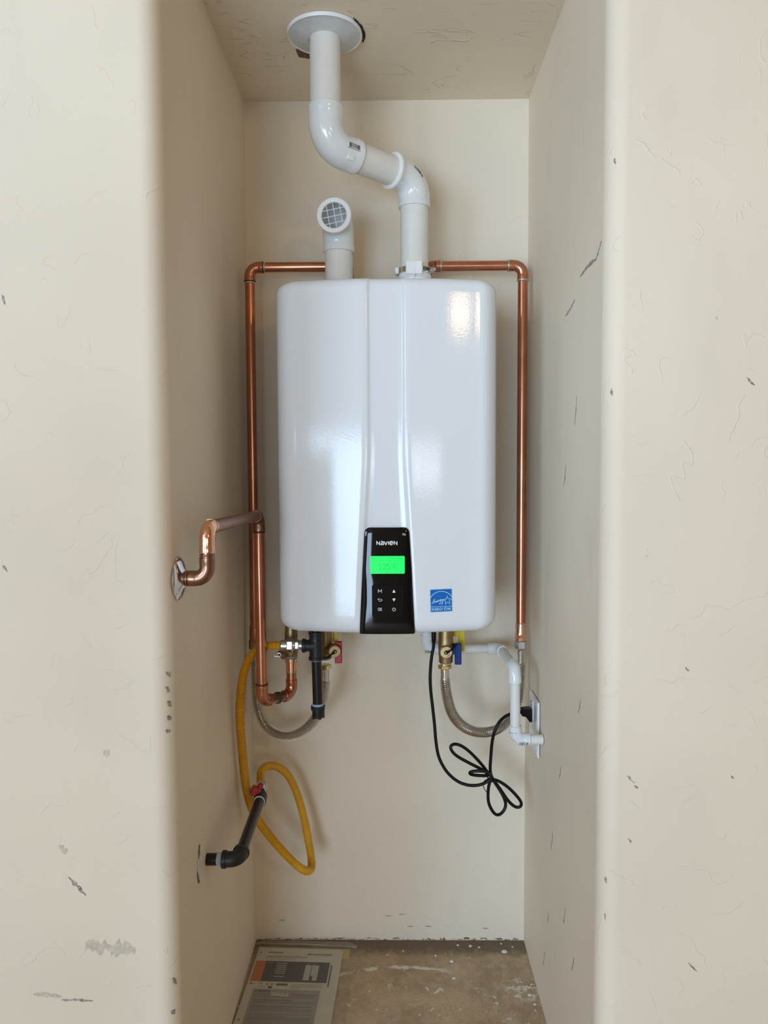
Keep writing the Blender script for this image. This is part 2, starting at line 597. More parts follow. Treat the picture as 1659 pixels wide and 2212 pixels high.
def barcode(name, center, axis, face, r, length, height, parent, n=18, seed=1, digits=True):
    """printed bars that follow a round fitting; bars stand across the axis"""
    rnd = random.Random(seed)
    ax, fc = V(axis).normalized(), V(face)
    fc = (fc - ax * fc.dot(ax)).normalized()
    up = ax.cross(fc)
    if up.z < 0:
        up = -up
    mb = MB()
    c_ = V(center)
    pitch = length / n

    def patch(s0, s1, h0, h1):
        vs = []
        for k in range(4):
            a = (h0 + (h1 - h0) * k / 3) / r
            d = fc * math.cos(a) + up * math.sin(a)
            vs += [c_ + ax * s0 + d * (r + 0.00025), c_ + ax * s1 + d * (r + 0.00025)]
        mb.add(vs, [(2 * k, 2 * k + 1, 2 * k + 3, 2 * k + 2) for k in range(3)])
    for i in range(n):
        w_ = pitch * rnd.choice((0.28, 0.45, 0.7))
        s = -length / 2 + i * pitch
        patch(s, s + w_, -height / 2 + rnd.uniform(0, .12) * height, height / 2 - rnd.uniform(0, .2) * height)
    if digits:
        for i in range(11):
            s = -length * 0.62 + i * length * 1.24 / 11
            patch(s, s + length * 0.05, -height * 0.72, -height * 0.55)
    return mb.build(name, 'black_print', parent, 0)


# ------------------------------------------------------------------ the setting
XL, XR, ZC, YF, RB = -0.346, 0.3205, 2.033, -0.683, 0.030
RX0, RX1, RY0, RZ = -2.25, 3.2, -4.65, 2.62


def struct(o):
    o['kind'] = 'structure'
    return o


wall_back = struct(MB().box((XL - 0.1, 0, -0.02), (XR + 0.1, 0.1, ZC + 0.1)).build('wall_back', 'plaster', None, 0))
wall_left = struct(MB().box((XL - 0.1, YF + RB, -0.02), (XL, 0.0, ZC + 0.1)).build('wall_left', 'plaster_side', None, 0))
wall_right = struct(MB().box((XR, YF + RB, -0.02), (XR + 0.1, 0.0, ZC + 0.1)).build('wall_right', 'plaster_side', None, 0))
ceiling = struct(MB().box((XL, YF + RB, ZC), (XR, 0.0, ZC + 0.1)).build('ceiling', 'plaster_ceiling', None, 0))
floor_o = struct(MB().box((RX0, RY0 - 0.1, -0.06), (RX1, 0.05, 0.0)).build('floor', 'concrete', None, 0))


def front_wall(name, x_out, x_in, sgn):
    arc = []
    for i in range(11):
        a = math.pi / 2 * i / 10
        arc.append((x_in + sgn * (RB - RB * math.sin(a)), YF + RB - RB * math.cos(a)))
    poly = [(x_out, YF)] + arc + [(x_in + sgn * 0.1, YF + RB), (x_in + sgn * 0.1, YF + 0.12), (x_out, YF + 0.12)]
    return struct(MB().prism(poly, (0, 0, 0), (1, 0, 0), (0, 1, 0), (0, 0, RZ)).build(name, 'plaster', None, 30))


wall_front_left = front_wall('wall_front_left', RX0, XL, -1)
wall_front_right = front_wall('wall_front_right', RX1, XR, 1)
arc = [(YF + RB - RB * math.cos(math.pi / 2 * i / 8), ZC + RB - RB * math.sin(math.pi / 2 * i / 8)) for i in range(9)]
struct(MB().prism([(YF, RZ)] + arc + [(YF + RB, ZC + 0.1), (YF + 0.12, ZC + 0.1), (YF + 0.12, RZ)], (XL, 0, 0), (0, 1, 0), (0, 0, 1), (XR - XL, 0, 0))
       .build('wall_front_top', 'plaster', None, 30))
# the rest of the garage, behind the camera, plus an added shade block
struct(MB().box((RX0, RY0, RZ), (RX1, YF + 0.12, RZ + 0.08)).build('ceiling_garage', 'garage_wall', None, 0))
struct(MB().box((RX1, RY0, 0), (RX1 + 0.08, YF + 0.12, RZ)).build('wall_garage_right', 'garage_wall', None, 0))
b = MB()
b.box((RX0 - 0.08, RY0, 0), (RX0, -4.02, RZ)).box((RX0 - 0.08, -2.68, 0), (RX0, YF + 0.12, RZ))
b.box((RX0 - 0.08, -4.02, 0), (RX0, -2.68, 1.03)).box((RX0 - 0.08, -4.02, 2.27), (RX0, -2.68, RZ))
struct(b.build('wall_garage_left', 'garage_wall', None, 0))
b = MB()
b.box((RX0, RY0 - 0.08, 0), (-2.19, RY0, RZ)).box((-0.47, RY0 - 0.08, 0), (0.44, RY0, RZ)).box((1.50, RY0 - 0.08, 0), (RX1, RY0, RZ))
b.box((-2.19, RY0 - 0.08, 2.1), (-0.47, RY0, RZ)).box((0.44, RY0 - 0.08, 0), (1.50, RY0, 1.03)).box((0.44, RY0 - 0.08, 1.35), (1.50, RY0, RZ))
struct(b.build('wall_garage_rear', 'garage_wall', None, 0))
struct(MB().box((-1.02, -2.2, 0), (-0.76, -1.98, 1.25)).build('added_shade_block', 'garage_wall', None, 0))  # unseen block, added to keep window light off the right front wall
struct(MB().box((-2.19, RY0 - 0.06, 1.44), (-0.47, RY0 - 0.02, 2.1)).build('door_1', 'garage_door', None, 0))
b = MB()
for yb in (-3.35,):
    b.box((RX0 + 0.05, yb - 0.02, 1.03), (RX0 + 0.08, yb + 0.02, 2.27))
struct(b.build('window_1', 'white_rim', None, 0))
b = MB()
for xb in (0.62, 0.98, 1.24):
    b.box((xb - 0.025, RY0 + 0.05, 1.03), (xb + 0.025, RY0 + 0.07, 1.35))
struct(b.build('window_2', 'white_rim', None, 0))


def blotch(name, pts, nrm_axis, off, width, mat, parent, jag=0.5, seed=0):
    """an irregular smear on a flat wall: pts along its spine in world space"""
    rnd = random.Random(seed)
    P = [V(q) for q in pts]
    nrm = V(nrm_axis)
    dense = []
    for a, b_ in zip(P, P[1:]):
        k = max(2, int((b_ - a).length / 0.003))
        dense += [a + (b_ - a) * (i / k) for i in range(k)]
    dense.append(P[-1])
    vs, n = [], len(dense)
    for i, q in enumerate(dense):
        d = (dense[min(i + 1, n - 1)] - dense[max(i - 1, 0)]).normalized()
        sd = d.cross(nrm).normalized()
        taper = math.sin(math.pi * (0.06 + 0.88 * i / max(n - 1, 1))) ** 0.6
        w1, w2 = (width / 2 * taper * (1 + rnd.uniform(-jag, jag)) for _ in range(2))
        vs += [q + nrm * off + sd * w1, q + nrm * off - sd * w2]
    return MB().add(vs, [(2 * i, 2 * i + 1, 2 * i + 3, 2 * i + 2) for i in range(n - 1)]).build(name, mat, parent, 0)


NR, NL, NF, ND = (-1, 0, 0), (1, 0, 0), (0, -1, 0), (0, 0, -1)
blotch('scuff', [(XR, -0.648, 1.522), (XR, -0.62, 1.503), (XR, -0.56, 1.505), (XR, -0.515, 1.50)], NR, 0.0004, 0.005, 'scuff', wall_right, 0.9, 1)
blotch('scuff', [(XR, -0.478, 1.470), (XR, -0.452, 1.462), (XR, -0.405, 1.455)], NR, 0.0004, 0.004, 'scuff', wall_right, 0.9, 2)
for i, (y, z, ln) in enumerate([(-0.55, 0.78, .03), (-0.40, 0.60, .03), (-0.33, 0.44, .05), (-0.45, 0.35, .04), (-0.52, 0.30, .035), (-0.30, 0.25, .03), (-0.50, 1.30, .05), (-0.42, 1.18, .04), (-0.58, 0.2, .03), (-0.26, 0.14, .04)]):
    blotch('scuff', [(XR, y, z), (XR, y + 0.006, z - ln * 0.5), (XR, y + 0.016, z - ln)], NR, 0.0004, 0.0032, 'scuff', wall_right, 0.8, 10 + i)
for i, (x, z, x2, z2, w_) in enumerate([(-0.514, 0.537, -0.487, 0.507, .0045), (-0.526, 0.588, -0.517, 0.574, .011), (-0.452, 0.74, -0.446, 0.73, .010), (-0.575, 0.345, -0.53, 0.341, .006),
                                       (-0.53, 0.3355, -0.48, 0.334, .0035), (-0.49, 0.425, -0.41, 0.418, .02), (-0.60, 1.03, -0.594, 1.02, .003), (-0.587, 1.44, -0.583, 1.425, .003)]):
    blotch('scuff', [(x, YF, z), ((x + x2) / 2, YF, (z + z2) / 2 + 0.001), (x2, YF, z2)], NF, 0.0004, w_, 'scuff' if w_ < .005 else 'scuff_light', wall_front_left, 0.8, 30 + i)
for i, (z, s, da) in enumerate([(0.857, .016, 3), (0.834, .013, -2), (0.811, .015, 5), (0.788, .011, 2), (0.768, .008, -3), (0.36, .02, 0), (0.31, .012, -6)]):
    a = math.radians(50 + da)
    px, py = XL - RB + RB * math.sin(a), YF + RB - RB * math.cos(a)
    n_ = V((math.sin(a), -math.cos(a), 0))
    tg = V((math.cos(a), math.sin(a), 0))
    blotch('scuff', [V((px, py, z + s * 0.3)) - tg * 0.004, V((px, py, z)), V((px, py, z - s * 0.35)) + tg * 0.0035], n_, 0.0006, 0.0050, 'scuff', wall_front_left, 0.95, 50 + i)
for i, (x, z, ln) in enumerate([(0.447, 0.87, .006), (0.36, 0.70, .012), (0.372, 0.685, .005), (0.52, 0.70, .005), (0.363, 0.60, .006), (0.53, 1.31, .012), (0.46, 0.40, .014)]):
    blotch('scuff', [(x, YF, z), (x + ln * 0.5, YF, z - ln * 0.6), (x + ln, YF, z - ln)], NF, 0.0004, 0.0028, 'scuff', wall_front_right, 0.8, 70 + i)
for i, (z, s) in enumerate([(1.63, .009), (1.29, .012), (0.53, .010), (0.47, .010)]):
    a = math.radians(40)
    px, py = XR + RB - RB * math.sin(a), YF + RB - RB * math.cos(a)
    n_ = V((-math.sin(a), -math.cos(a), 0))
    blotch('scuff', [V((px, py, z + s / 2)), V((px, py, z)), V((px + 0.001, py - 0.0008, z - s / 2))], n_, 0.0010, 0.0026, 'scuff', wall_front_right, 0.95, 90 + i)
for i, (x, z) in enumerate([(-0.024, 0.062), (0.01, 0.066), (0.075, 0.035), (-0.29, 0.05), (0.03, 0.035), (0.215, 0.03)]):
    blotch('scuff', [(x, 0, z), (x + 0.008, 0, z + 0.001), (x + 0.017, 0, z)], (0, -1, 0), 0.0004, 0.002, 'scuff', wall_back, 0.8, 110 + i)
# crumbled dirty joint between slab and back wall, pipe hole of the gas stub, and gaps beside the ceiling flange
for i in range(44):
    x = XL + 0.004 + i * 0.0150 + random.uniform(-.005, .005)
    h = random.uniform(.0008, .004)
    ln = random.uniform(.006, .016)
    if x + ln > XR - 0.002:
        continue
    blotch('joint_crumb', [(x, 0, h), (x + ln * 0.5, 0, h + random.uniform(-.001, .0025)), (x + ln, 0, h)], (0, -1, 0), 0.0005,
           random.uniform(.0012, .0042), ('joint_dirt', 'gap_brown', 'scuff')[i % 3], wall_back, 0.9, 200 + i)
MB().prism([(-.545, .452), (-.535, .449), (-.52, .458), (-.513, .476), (-.517, .497), (-.53, .507), (-.543, .50), (-.548, .48)], (XL + 0.0004, 0, 0), (0, 1, 0), (0, 0, 1), (0.0003, 0, 0)).build('pipe_hole', 'chip', wall_left, 0)
blotch('pipe_hole_edge', [(XL, -.538, .490), (XL, -.536, .503), (XL, -.528, .511)], NL, 0.0012, 0.010, 'gap_brown', wall_left, 0.9, 300)
blotch('pipe_hole_edge', [(XL, -.549, .472), (XL, -.546, .455), (XL, -.536, .447)], NL, 0.0014, 0.005, 'gap_brown', wall_left, 0.9, 301)
MB().prism([(-.196, -.225), (-.168, -.235), (-.150, -.19), (-.172, -.188), (-.193, -.195)], (0, 0, ZC - 0.0006), (1, 0, 0), (0, 1, 0), (0, 0, 0.0004)).build('cut_patch', 'gap_brown', ceiling, 0)
blotch('gap', [(-.072, -.335, ZC), (-.058, -.305, ZC), (-.0535, -.275, ZC), (-.057, -.25, ZC)], ND, 0.0015, 0.0055, 'gap', ceiling, 0.6, 310)

# ------------------------------------------------------------------ water heater
HX, HW, HZ0, HZ1 = -0.0125, 0.2205, 0.850, 1.541
heater = thing('water_heater', 'white wall-hung tankless water heater with a black control panel', 'water heater', (HX, -0.18, HZ0))


def strip_hw(z):
    if z >= 1.20:
        return 0.0345
    s = (1.20 - z) / 0.35
    return 0.0345 + 0.0190 * (1 - max(1 - min(s, 1.0) ** 1.12, 0.0) ** 1.22)


def heater_row(z):
    hw = strip_hw(z)
    half = []                                   # from the back edge to the strip, u >= 0
    for y in (-0.012, -0.07, -0.13, -0.19, -0.24, -0.285):
        half.append((HW, y))
    for k in range(1, 11):
        a = math.pi / 2 * k / 10
        half.append((0.180 + 0.0405 * math.cos(a), -0.285 - 0.058 * math.sin(a)))
    lo = hw + 0.0045
    for k in range(1, 15):
        u = 0.180 + (lo - 0.180) * k / 14
        v = (u - lo) / (0.180 - lo)
        half.append((u, -0.361 + 0.018 * max(v, 0.0) ** 1.5))
    half += [(hw + 0.002, -0.3604), (hw, -0.3592), (hw - 0.0025, -0.3568), (hw - 0.0050, -0.3560), (hw * 0.55, -0.3558), (hw * 0.2, -0.3558)]
    return [(-u, y) for u, y in half] + [(u, y) for u, y in reversed(half)]


zs = []
rt, rbm = 0.020, 0.026
for k in range(9):
    a = math.pi / 2 * k / 8
    zs.append((HZ0 + rbm * (1 - math.sin(a)) if False else HZ0 + rbm - rbm * math.cos(a), rbm - rbm * math.sin(a)))
zz = HZ0 + rbm + 0.012
while zz < HZ1 - rt - 0.006:
    zs.append((zz, 0.0))
    zz += 0.012
for k in range(9):
    a = math.pi / 2 * (1 - k / 8)
    zs.append((HZ1 - rt + rt * math.cos(a), rt - rt * math.sin(a)))
rows = []
for z, s in zs:
    rows.append([V((HX + u * (HW - s) / HW, -0.012 + (y + 0.012) * (0.349 - s * 0.8) / 0.349, z)) for u, y in heater_row(z)])
n = len(rows[0])
mb = MB()
faces = []
for i in range(len(rows) - 1):
    for k in range(n):
        k2 = (k + 1) % n
        faces.append((i * n + k, i * n + k2, (i + 1) * n + k2, (i + 1) * n + k))
faces.append(tuple(range(n))[::-1])
faces.append(tuple((len(rows) - 1) * n + k for k in range(n)))
mb.add([q for r_ in rows for q in r_], faces)
mb.build('cover', 'enamel', heater, 50)
# mounting rail and top screws
for z in (0.90, 1.44):
    MB().box((HX - 0.19, -0.014, z), (HX + 0.19, -0.0005, z + 0.04)).build('mounting_rail', 'zinc', heater, 0)
for x in (-0.160, 0.155):
    MB().lathe([(0, 0.010), (0.010, 0.010), (0.013, 0.007)], (x, -0.12, HZ1 - 0.001), (0, 0, 1), 16).build('top_screw', 'zinc', heater)

# control panel
PZ0, PZ1, PY = 0.8515, 1.0607, -0.3652


def panel_w(z):
    w_ = strip_hw(z) + 0.0005 
    tt = PZ1 - z
    r_ = 0.010
    if tt < r_:
        w_ -= r_ - math.sqrt(max(r_ * r_ - (r_ - tt) ** 2, 0))
    return w_


pz = [PZ0 + (PZ1 - 0.010 - PZ0) * k / 26 for k in range(27)] + [PZ1 - 0.010 + 0.010 * math.sin(math.pi / 2 * k / 8) for k in range(1, 9)]
verts, faces, nc = [], [], 33
for z in pz:
    for k in range(nc):
        u = -1 + 2 * k / (nc - 1)
        tt = PZ1 - z
        kz = min(max((0.985 - z) / 0.045, 0.0), 1.0)
        kz = 0.12 + 0.88 * kz * kz * (3 - 2 * kz)
        y = PY + 0.0026 * abs(u) ** 8 + 0.0016 * kz * abs(u) ** 2.5 + (0.0016 * (1 - tt / 0.012) if tt < 0.012 else 0.0)
        zb = max(0.0, (HZ0 + 0.016 - z) / 0.016)
        y += 0.003 * zb * zb
        # shallow dish that frames the key pad
        d = max(abs(u) - 0.62, 0) / 0.38
        y += 0.0010 * (d ** 1.2) * max(0.0, 1 - abs(z - 0.912) / 0.062)
        verts.append(V((HX + u * panel_w(z), y, z)))
for i in range(len(pz) - 1):
    for k in range(nc - 1):
        faces.append((i * nc + k, i * nc + k + 1, (i + 1) * nc + k + 1, (i + 1) * nc + k))
loop = [k for k in range(nc)] + [i * nc + nc - 1 for i in range(1, len(pz))] + [(len(pz) - 1) * nc + k for k in range(nc - 2, -1, -1)] + [i * nc for i in range(len(pz) - 2, 0, -1)]
base = len(verts)
for j in loop:
    q = verts[j]
    verts.append(V((q.x, -0.346, q.z)))
for j in range(len(loop)):
    j2 = (j + 1) % len(loop)
    faces.append((loop[j], loop[j2], base + j2, base + j))
panel = lab(MB().add(verts, faces).build('control_panel', 'panel', heater, 40), 'glossy black control panel')
EX, EZ = V((1, 0, 0)), V((0, 0, 1))


def rrect(w_, h_, r_, n_=5):
    pts = []
    for cx, cy, a0 in ((w_ / 2 - r_, h_ / 2 - r_, 0), (-w_ / 2 + r_, h_ / 2 - r_, 90), (-w_ / 2 + r_, -h_ / 2 + r_, 180), (w_ / 2 - r_, -h_ / 2 + r_, 270)):
        for k in range(n_ + 1):
            a = math.radians(a0 + 90 * k / n_)
            pts.append((cx + r_ * math.cos(a), cy + r_ * math.sin(a)))
    return pts


MB().prism(rrect(0.0675, 0.0345, 0.002), (-0.0117, PY - 0.0001, 0.9882), EX, EZ, (0, -0.0005, 0)).build('display_screen', 'display', panel, 0)
YD = PY - 0.0009
DH, DW = 0.0098, 0.0058
mb = MB()
glyph = {'1': [[(.12, .80), (.48, 1.0), (.48, 0)], [(.05, 0), (.90, 0)]],
         '2': [[(.02, .78), (.12, .93), (.35, 1.0), (.65, 1.0), (.90, .90), (.97, .74), (.90, .56), (.0, .0), (1.0, .0)]],
         '5': [[(.92, 1.0), (.10, 1.0), (.06, .56), (.35, .63), (.65, .63), (.90, .52), (.98, .32), (.90, .12), (.65, .0), (.30, .0), (.02, .12)]],
         'F': [[(.0, .0), (.0, 1.0), (1.0, 1.0)], [(.0, .52), (.85, .52)]]}
for ch, x0 in (('1', -0.0282), ('2', -0.0202), ('5', -0.0124), ('F', 0.0008)):
    o_ = V((x0, YD, 0.9800))
    m_ = MB().strokes([[(a_ * DW, b_ * DH) for a_, b_ in ln] for ln in glyph[ch]], 0.00085, o_, EX, EZ)
    m_.build('display_digit', 'display_ink', panel, 0)
MB().strokes([[(0.0013 * math.cos(a), 0.0013 * math.sin(a)) for a in [2 * math.pi * k / 12 for k in range(12)] + [0]]], 0.0006, (-0.0036, YD, 0.9887), EX, EZ).build('display_degree_mark', 'display_ink', panel, 0)
text('display_status', 'Post-Purge', 0.0042, 0.0265, (0.0065, YD, 1.0010), 'display_ink', panel)
MB().strokes([[(-0.032, 0), (0.032, 0)]], 0.0004, (-0.0117, YD, 0.9970), EX, EZ) \
    .strokes([[(-0.0016, -0.0015), (-0.0008, 0.0006), (0.0022, 0.0014)], [(0.0006, -0.0014), (0.0006, 0.0004), (0.0022, 0.0004), (0.0022, -0.0014), (0.0006, -0.0014)]], 0.0005, (-0.0405, YD, 1.0008), EX, EZ) \
    .build('display_icon', 'display_ink', panel, 0)
# maker's word mark: N a v I e N, all letters one height
H = 0.0064
g = []


def letter(x, lines):
    return [[(x + a, b_) for a, b_ in ln] for ln in lines]


def arcp(cx, cy, rx, ry, a0, a1, n_=10):
    return [(cx + rx * math.cos(math.radians(a0 + (a1 - a0) * k / n_)), cy + ry * math.sin(math.radians(a0 + (a1 - a0) * k / n_))) for k in range(n_ + 1)]


NL_ = [[(0, 0), (0, H), (.0056, 0), (.0056, H)]]
g += letter(-0.0200, NL_)
g += letter(-0.0120, [[(.0004, H), (.0030, H), (.0048, H * .82), (.0052, H * .6), (.0052, 0)], [(.0052, H * .52), (.0014, H * .52), (.0002, H * .30), (.0006, H * .06), (.0020, 0), (.0052, 0)]])
g += letter(-0.0050, [[(-.0004, H), (.0026, 0), (.0056, H)]])
g += letter(0.0030, [[(0, 0), (0, H)]])
g += letter(0.0055, [[(.0, H * .5), (.0054, H * .5), (.0054, H * .72), (.0042, H), (.0014, H), (.0, H * .72), (.0, H * .28), (.0014, 0), (.0050, 0)]])
g += letter(0.0137, NL_)
MB().strokes(g, 0.00165, (HX + 0.0004, PY - 0.0012, 1.0276), EX, EZ).build('logo', 'icon', panel, 0)
pad = MB()
po = rrect(0.0606, 0.0625, 0.003)
pad.prism(po, (-0.0114, PY + 0.0006, 0.9176), EX, EZ, (0, -0.0016, 0))
pad = pad.build('button_pad', 'pad', panel, 0)
MB().strokes([po + [po[0]]], 0.0007, (-0.0114, PY - 0.0011, 0.9176), EX, EZ).build('pad_edge', 'panel', panel, 0)
YI = PY - 0.0013
xi, xj, z1_, z2_, z3_ = -0.0264, 0.0008, 0.9369, 0.9195, 0.9012
MB().strokes([[(-.0032, -.003), (-.0032, .003), (0, -.0008), (.0032, .003), (.0032, -.003)]], 0.0009, (xi, YI, z1_), EX, EZ).build('key_icon', 'icon', panel, 0)
MB().strokes([[(-.0020, .0030), (-.0040, .0016), (-.0020, .0002)], [(-.0038, .0016), (.0022, .0016)] + arcp(.0018, -.0002, .0020, .0018, 80, -90), [(.0018, -.0020), (-.0026, -.0020)]], 0.0008, (xi, YI, z2_), EX, EZ).build('key_icon', 'icon', panel, 0)
text('key_icon', 'OK', 0.0062, 0.0084, (xi, YI, z3_), 'icon', panel)
MB().prism([(-.0031, -.0029), (.0031, -.0029), (0, .0031)], (xj, YI, z1_), EX, EZ, (0, 0.0001, 0)).build('key_icon', 'icon', panel, 0)
MB().prism([(-.0031, .0029), (.0031, .0029), (0, -.0031)], (xj, YI, z2_), EX, EZ, (0, 0.0001, 0)).build('key_icon', 'icon', panel, 0)
MB().strokes([arcp(0, -.0002, .0031, .0031, 125, 415, 18), [(0, .0036), (0, -.0002)]], 0.0008, (xj, YI, z3_), EX, EZ).build('key_icon', 'icon', panel, 0)

# blue efficiency sticker, tilted a touch; the cover is slightly slanted there
sa = math.radians(1.2)
u_ = 0.105
slope = 0.018 * 1.5 * ((0.105 - 0.055) / 0.125) ** 0.5 / 0.125
sx_ = V((math.cos(sa), slope, math.sin(sa))).normalized()
sz_ = V((-math.sin(sa), 0, math.cos(sa)))
sn = sx_.cross(sz_)
S0 = V((0.0931, -0.361 + 0.018 * ((0.1056 - 0.053) / 0.127) ** 1.5 - 0.0011, 0.9168))
st = MB().prism(rrect(0.0436, 0.0452, 0.0004, 1), S0, sx_, sz_, sn * 0.0003).build('sticker', 'sticker_white', heater, 0)
lab(st, 'blue and white efficiency sticker')
SF = S0 + sn * 0.0005
MB().prism([(-.0212, -.0115), (.0212, -.0115), (.0212, .0220), (-.0212, .0220)], SF, sx_, sz_, sn * 0.0001).prism([(-.0212, -.0220), (.0212, -.0220), (.0212, -.0123), (-.0212, -.0123)], SF, sx_, sz_, sn * 0.0001) \
    .build('sticker_print', 'sticker_blue', st, 0)
SG = S0 + sn * 0.0008
star = []
for k in range(11):
    r_ = 0.0086 if k % 2 == 0 else 0.0036
    a = math.radians(92 + 36 * k)
    star.append((0.0125 + r_ * math.cos(a), -0.0006 + r_ * math.sin(a)))
star[-1] = star[0]
MB().strokes([star], 0.0007, SG, sx_, sz_).build('sticker_star', 'sticker_white', st, 0)
MB().strokes([arcp(0.0, -0.0055, 0.0245, 0.0235, 150, 30, 24)], 0.0009, SG, sx_, sz_).build('sticker_arc', 'sticker_white', st, 0)
# handwritten "energy"
cur = [[(-.0200, -.0042), (-.0172, -.0044), (-.0150, -.0015), (-.0128, .0016), (-.0124, .0030), (-.0138, .0030), (-.0156, .0004), (-.0168, -.0034), (-.0158, -.0052), (-.0136, -.0040),
        (-.0122, -.0008), (-.0120, -.0034), (-.0104, -.0006), (-.0096, -.0010), (-.0096, -.0030), (-.0082, -.0024), (-.0064, .0002), (-.0066, .0012), (-.0078, .0002), (-.0082, -.0018), (-.0070, -.0026),
        (-.0050, -.0004), (-.0046, .0012), (-.0036, .0010), (-.0040, -.0012), (-.0026, -.0010), (-.0002, .0022), (-.0012, .0026), (-.0022, .0010), (-.0012, -.0002), (.0002, .0020), (-.0012, -.0040),
        (-.0030, -.0072), (-.0032, -.0060), (.0004, -.0006), (.0022, .0022), (.0020, .0006), (.0032, .0004), (.0046, .0024), (.0030, -.0040), (.0012, -.0080), (.0008, -.0066), (.0046, .0004), (.0110, .0034)]]
MB().strokes([[tuple(q)[:2] for q in smooth_path([(a, b_, 0) for a, b_ in cur[0]], 0.0004)]], 0.00055, SG, sx_, sz_).build('sticker_script', 'sticker_white', st, 0)
text('sticker_lettering', 'ENERGY STAR', 0.0056, 0.0385, SG + sz_ * -0.0170, 'sticker_white', st, sx_, sz_)

# ------------------------------------------------------------------ exhaust vent (PVC) and ceiling flange
A_ = V((0.0482, -0.150, 1.7985))
B_ = V((-0.1302, -0.290, 1.8135))
AB = (B_ - A_).normalized()
UP = V((0, 0, 1))
vent = thing('exhaust_vent_pipe', 'white plastic exhaust vent with two elbows rising to the ceiling', 'vent pipe', (A_.x, A_.y, HZ1))
pipe('pipe', (A_.x, A_.y, HZ1 + 0.002), A_ - UP * 0.045, 0.0302, 'pvc_pipe', vent, 36)
pipe('pipe', A_ + AB * 0.045, B_ - AB * 0.045, 0.0302, 'pvc_pipe', vent, 36)
pipe('pipe', B_ + UP * 0.045, (B_.x, B_.y, ZC - 0.001), 0.0302, 'pvc_pipe', vent, 36)
eA = elbow('elbow', A_, -UP, AB, 0.062, 0.062, 0.046, 0.0345, 0.0338, 0.012, 'pvc_fitting', vent, 40)
eB = elbow('elbow', B_, -AB, UP, 0.073, 0.075, 0.046, 0.0345, 0.0338, 0.012, 'pvc_fitting', vent, 40)
MB().lathe([(0, 0.0302), (0.001, 0.0375), (0.005, 0.0380), (0.009, 0.0345)], A_ + AB * 0.0635, -AB, 40, caps=False).build('elbow_rim', 'white_rim', eA, 40)
barcode('barcode', B_ - AB * 0.046, AB, (0.25, -1, 0.12), 0.0340, 0.027, 0.011, eB, 20, 3)
# small moulded tab under the bar code
tab_c = B_ - AB * 0.042
fc = V((0.25, -1, -0.62)).normalized()
fc = (fc - AB * fc.dot(AB)).normalized()
tq = Matrix((AB, AB.cross(fc), fc)).transposed().to_4x4()
tq.translation = tab_c + fc * 0.0345
MB().box((-0.008, -0.005, -0.002), (0.008, 0.005, 0.0014), 0.0008, tq).build('moulded_tab', 'white_rim', eB, 0)
_, arcA, _ = elbow_path(A_, -UP, AB, 0.062, 0.062, 0.046, 40)
cenA = A_ + (AB - UP).normalized() * (0.046 / math.sin((-UP).angle(AB) / 2))
bnA = (arcA[0] - cenA).cross(arcA[-1] - cenA).normalized()
if bnA.y > 0:
    bnA = -bnA
mb = MB()
rnd = random.Random(12)
for k in range(13):
    i0 = 19 + k
    c0 = arcA[i0]
    c1_ = c0 + (arcA[i0 + 1] - c0) * rnd.choice((0.3, 0.5, 0.75))
    vs = []
    for ph in (14, 20, 27 + rnd.uniform(-2, 3)):
        for c_ in (c0, c1_):
            e_ = (c_ - cenA).normalized()
            vs.append(c_ + (e_ * math.sin(math.radians(ph)) + bnA * math.cos(math.radians(ph))) * 0.0341)
    mb.add(vs, [(0, 1, 3, 2), (2, 3, 5, 4)])
mb.build('barcode', 'black_print', eA, 0)
# base collar with its worm-drive clamp
MB().lathe([(0, 0.036), (0.030, 0.036), (0.034, 0.041), (0.040, 0.0415), (0.044, 0.036), (0.066, 0.0345), (0.068, 0.031)], (A_.x + 0.001, A_.y, HZ1 + 0.0003), (0, 0, 1), 40).build('collar', 'white_rim', vent, 35)
clamp = MB().lathe([(0, 0.0365), (0, 0.0385), (0.0115, 0.0385), (0.0115, 0.0365)], (A_.x + 0.001, A_.y, HZ1 + 0.0535), (0, 0, 1), 40, caps=False).build('hose_clamp', 'stainless', vent, 35)
b = MB()
for k in range(9):
    a = math.radians(-62 + k * 5)
    q = V((A_.x + 0.001 + math.cos(a) * 0.0388, A_.y + math.sin(a) * 0.0388, HZ1 + 0.0592))
    tq = Matrix.Rotation(a, 4, 'Z')
    tq.translation = q
    b.box((-0.0003, -0.0007, -0.0042), (0.0003, 0.0007, 0.0042), 0, tq)
b.build('clamp_slot', 'gap', clamp, 0)
MB().lathe([(-0.006, 0.0055), (0.004, 0.0055), (0.004, 0.0042), (0.011, 0.0042), (0.011, 0.0015)], (A_.x + 0.036, A_.y - 0.022, HZ1 + 0.058), (0.55, -0.83, 0), 14).build('clamp_screw', 'zinc', clamp)
MB().box((A_.x - 0.019, A_.y - 0.0425, HZ1 + 0.046), (A_.x + 0.0155, A_.y - 0.030, HZ1 + 0.0735), 0.001).box((A_.x - 0.0022, A_.y - 0.0436, HZ1 + 0.030), (A_.x - 0.0006, A_.y - 0.030, HZ1 + 0.072)).build('collar_clip', 'white_rim', vent, 0)
MB().box((A_.x - 0.042, A_.y - 0.012, HZ1 + 0.054), (A_.x - 0.034, A_.y + 0.012, HZ1 + 0.068), 0.002).build('collar_clip', 'white_rim', vent, 0)

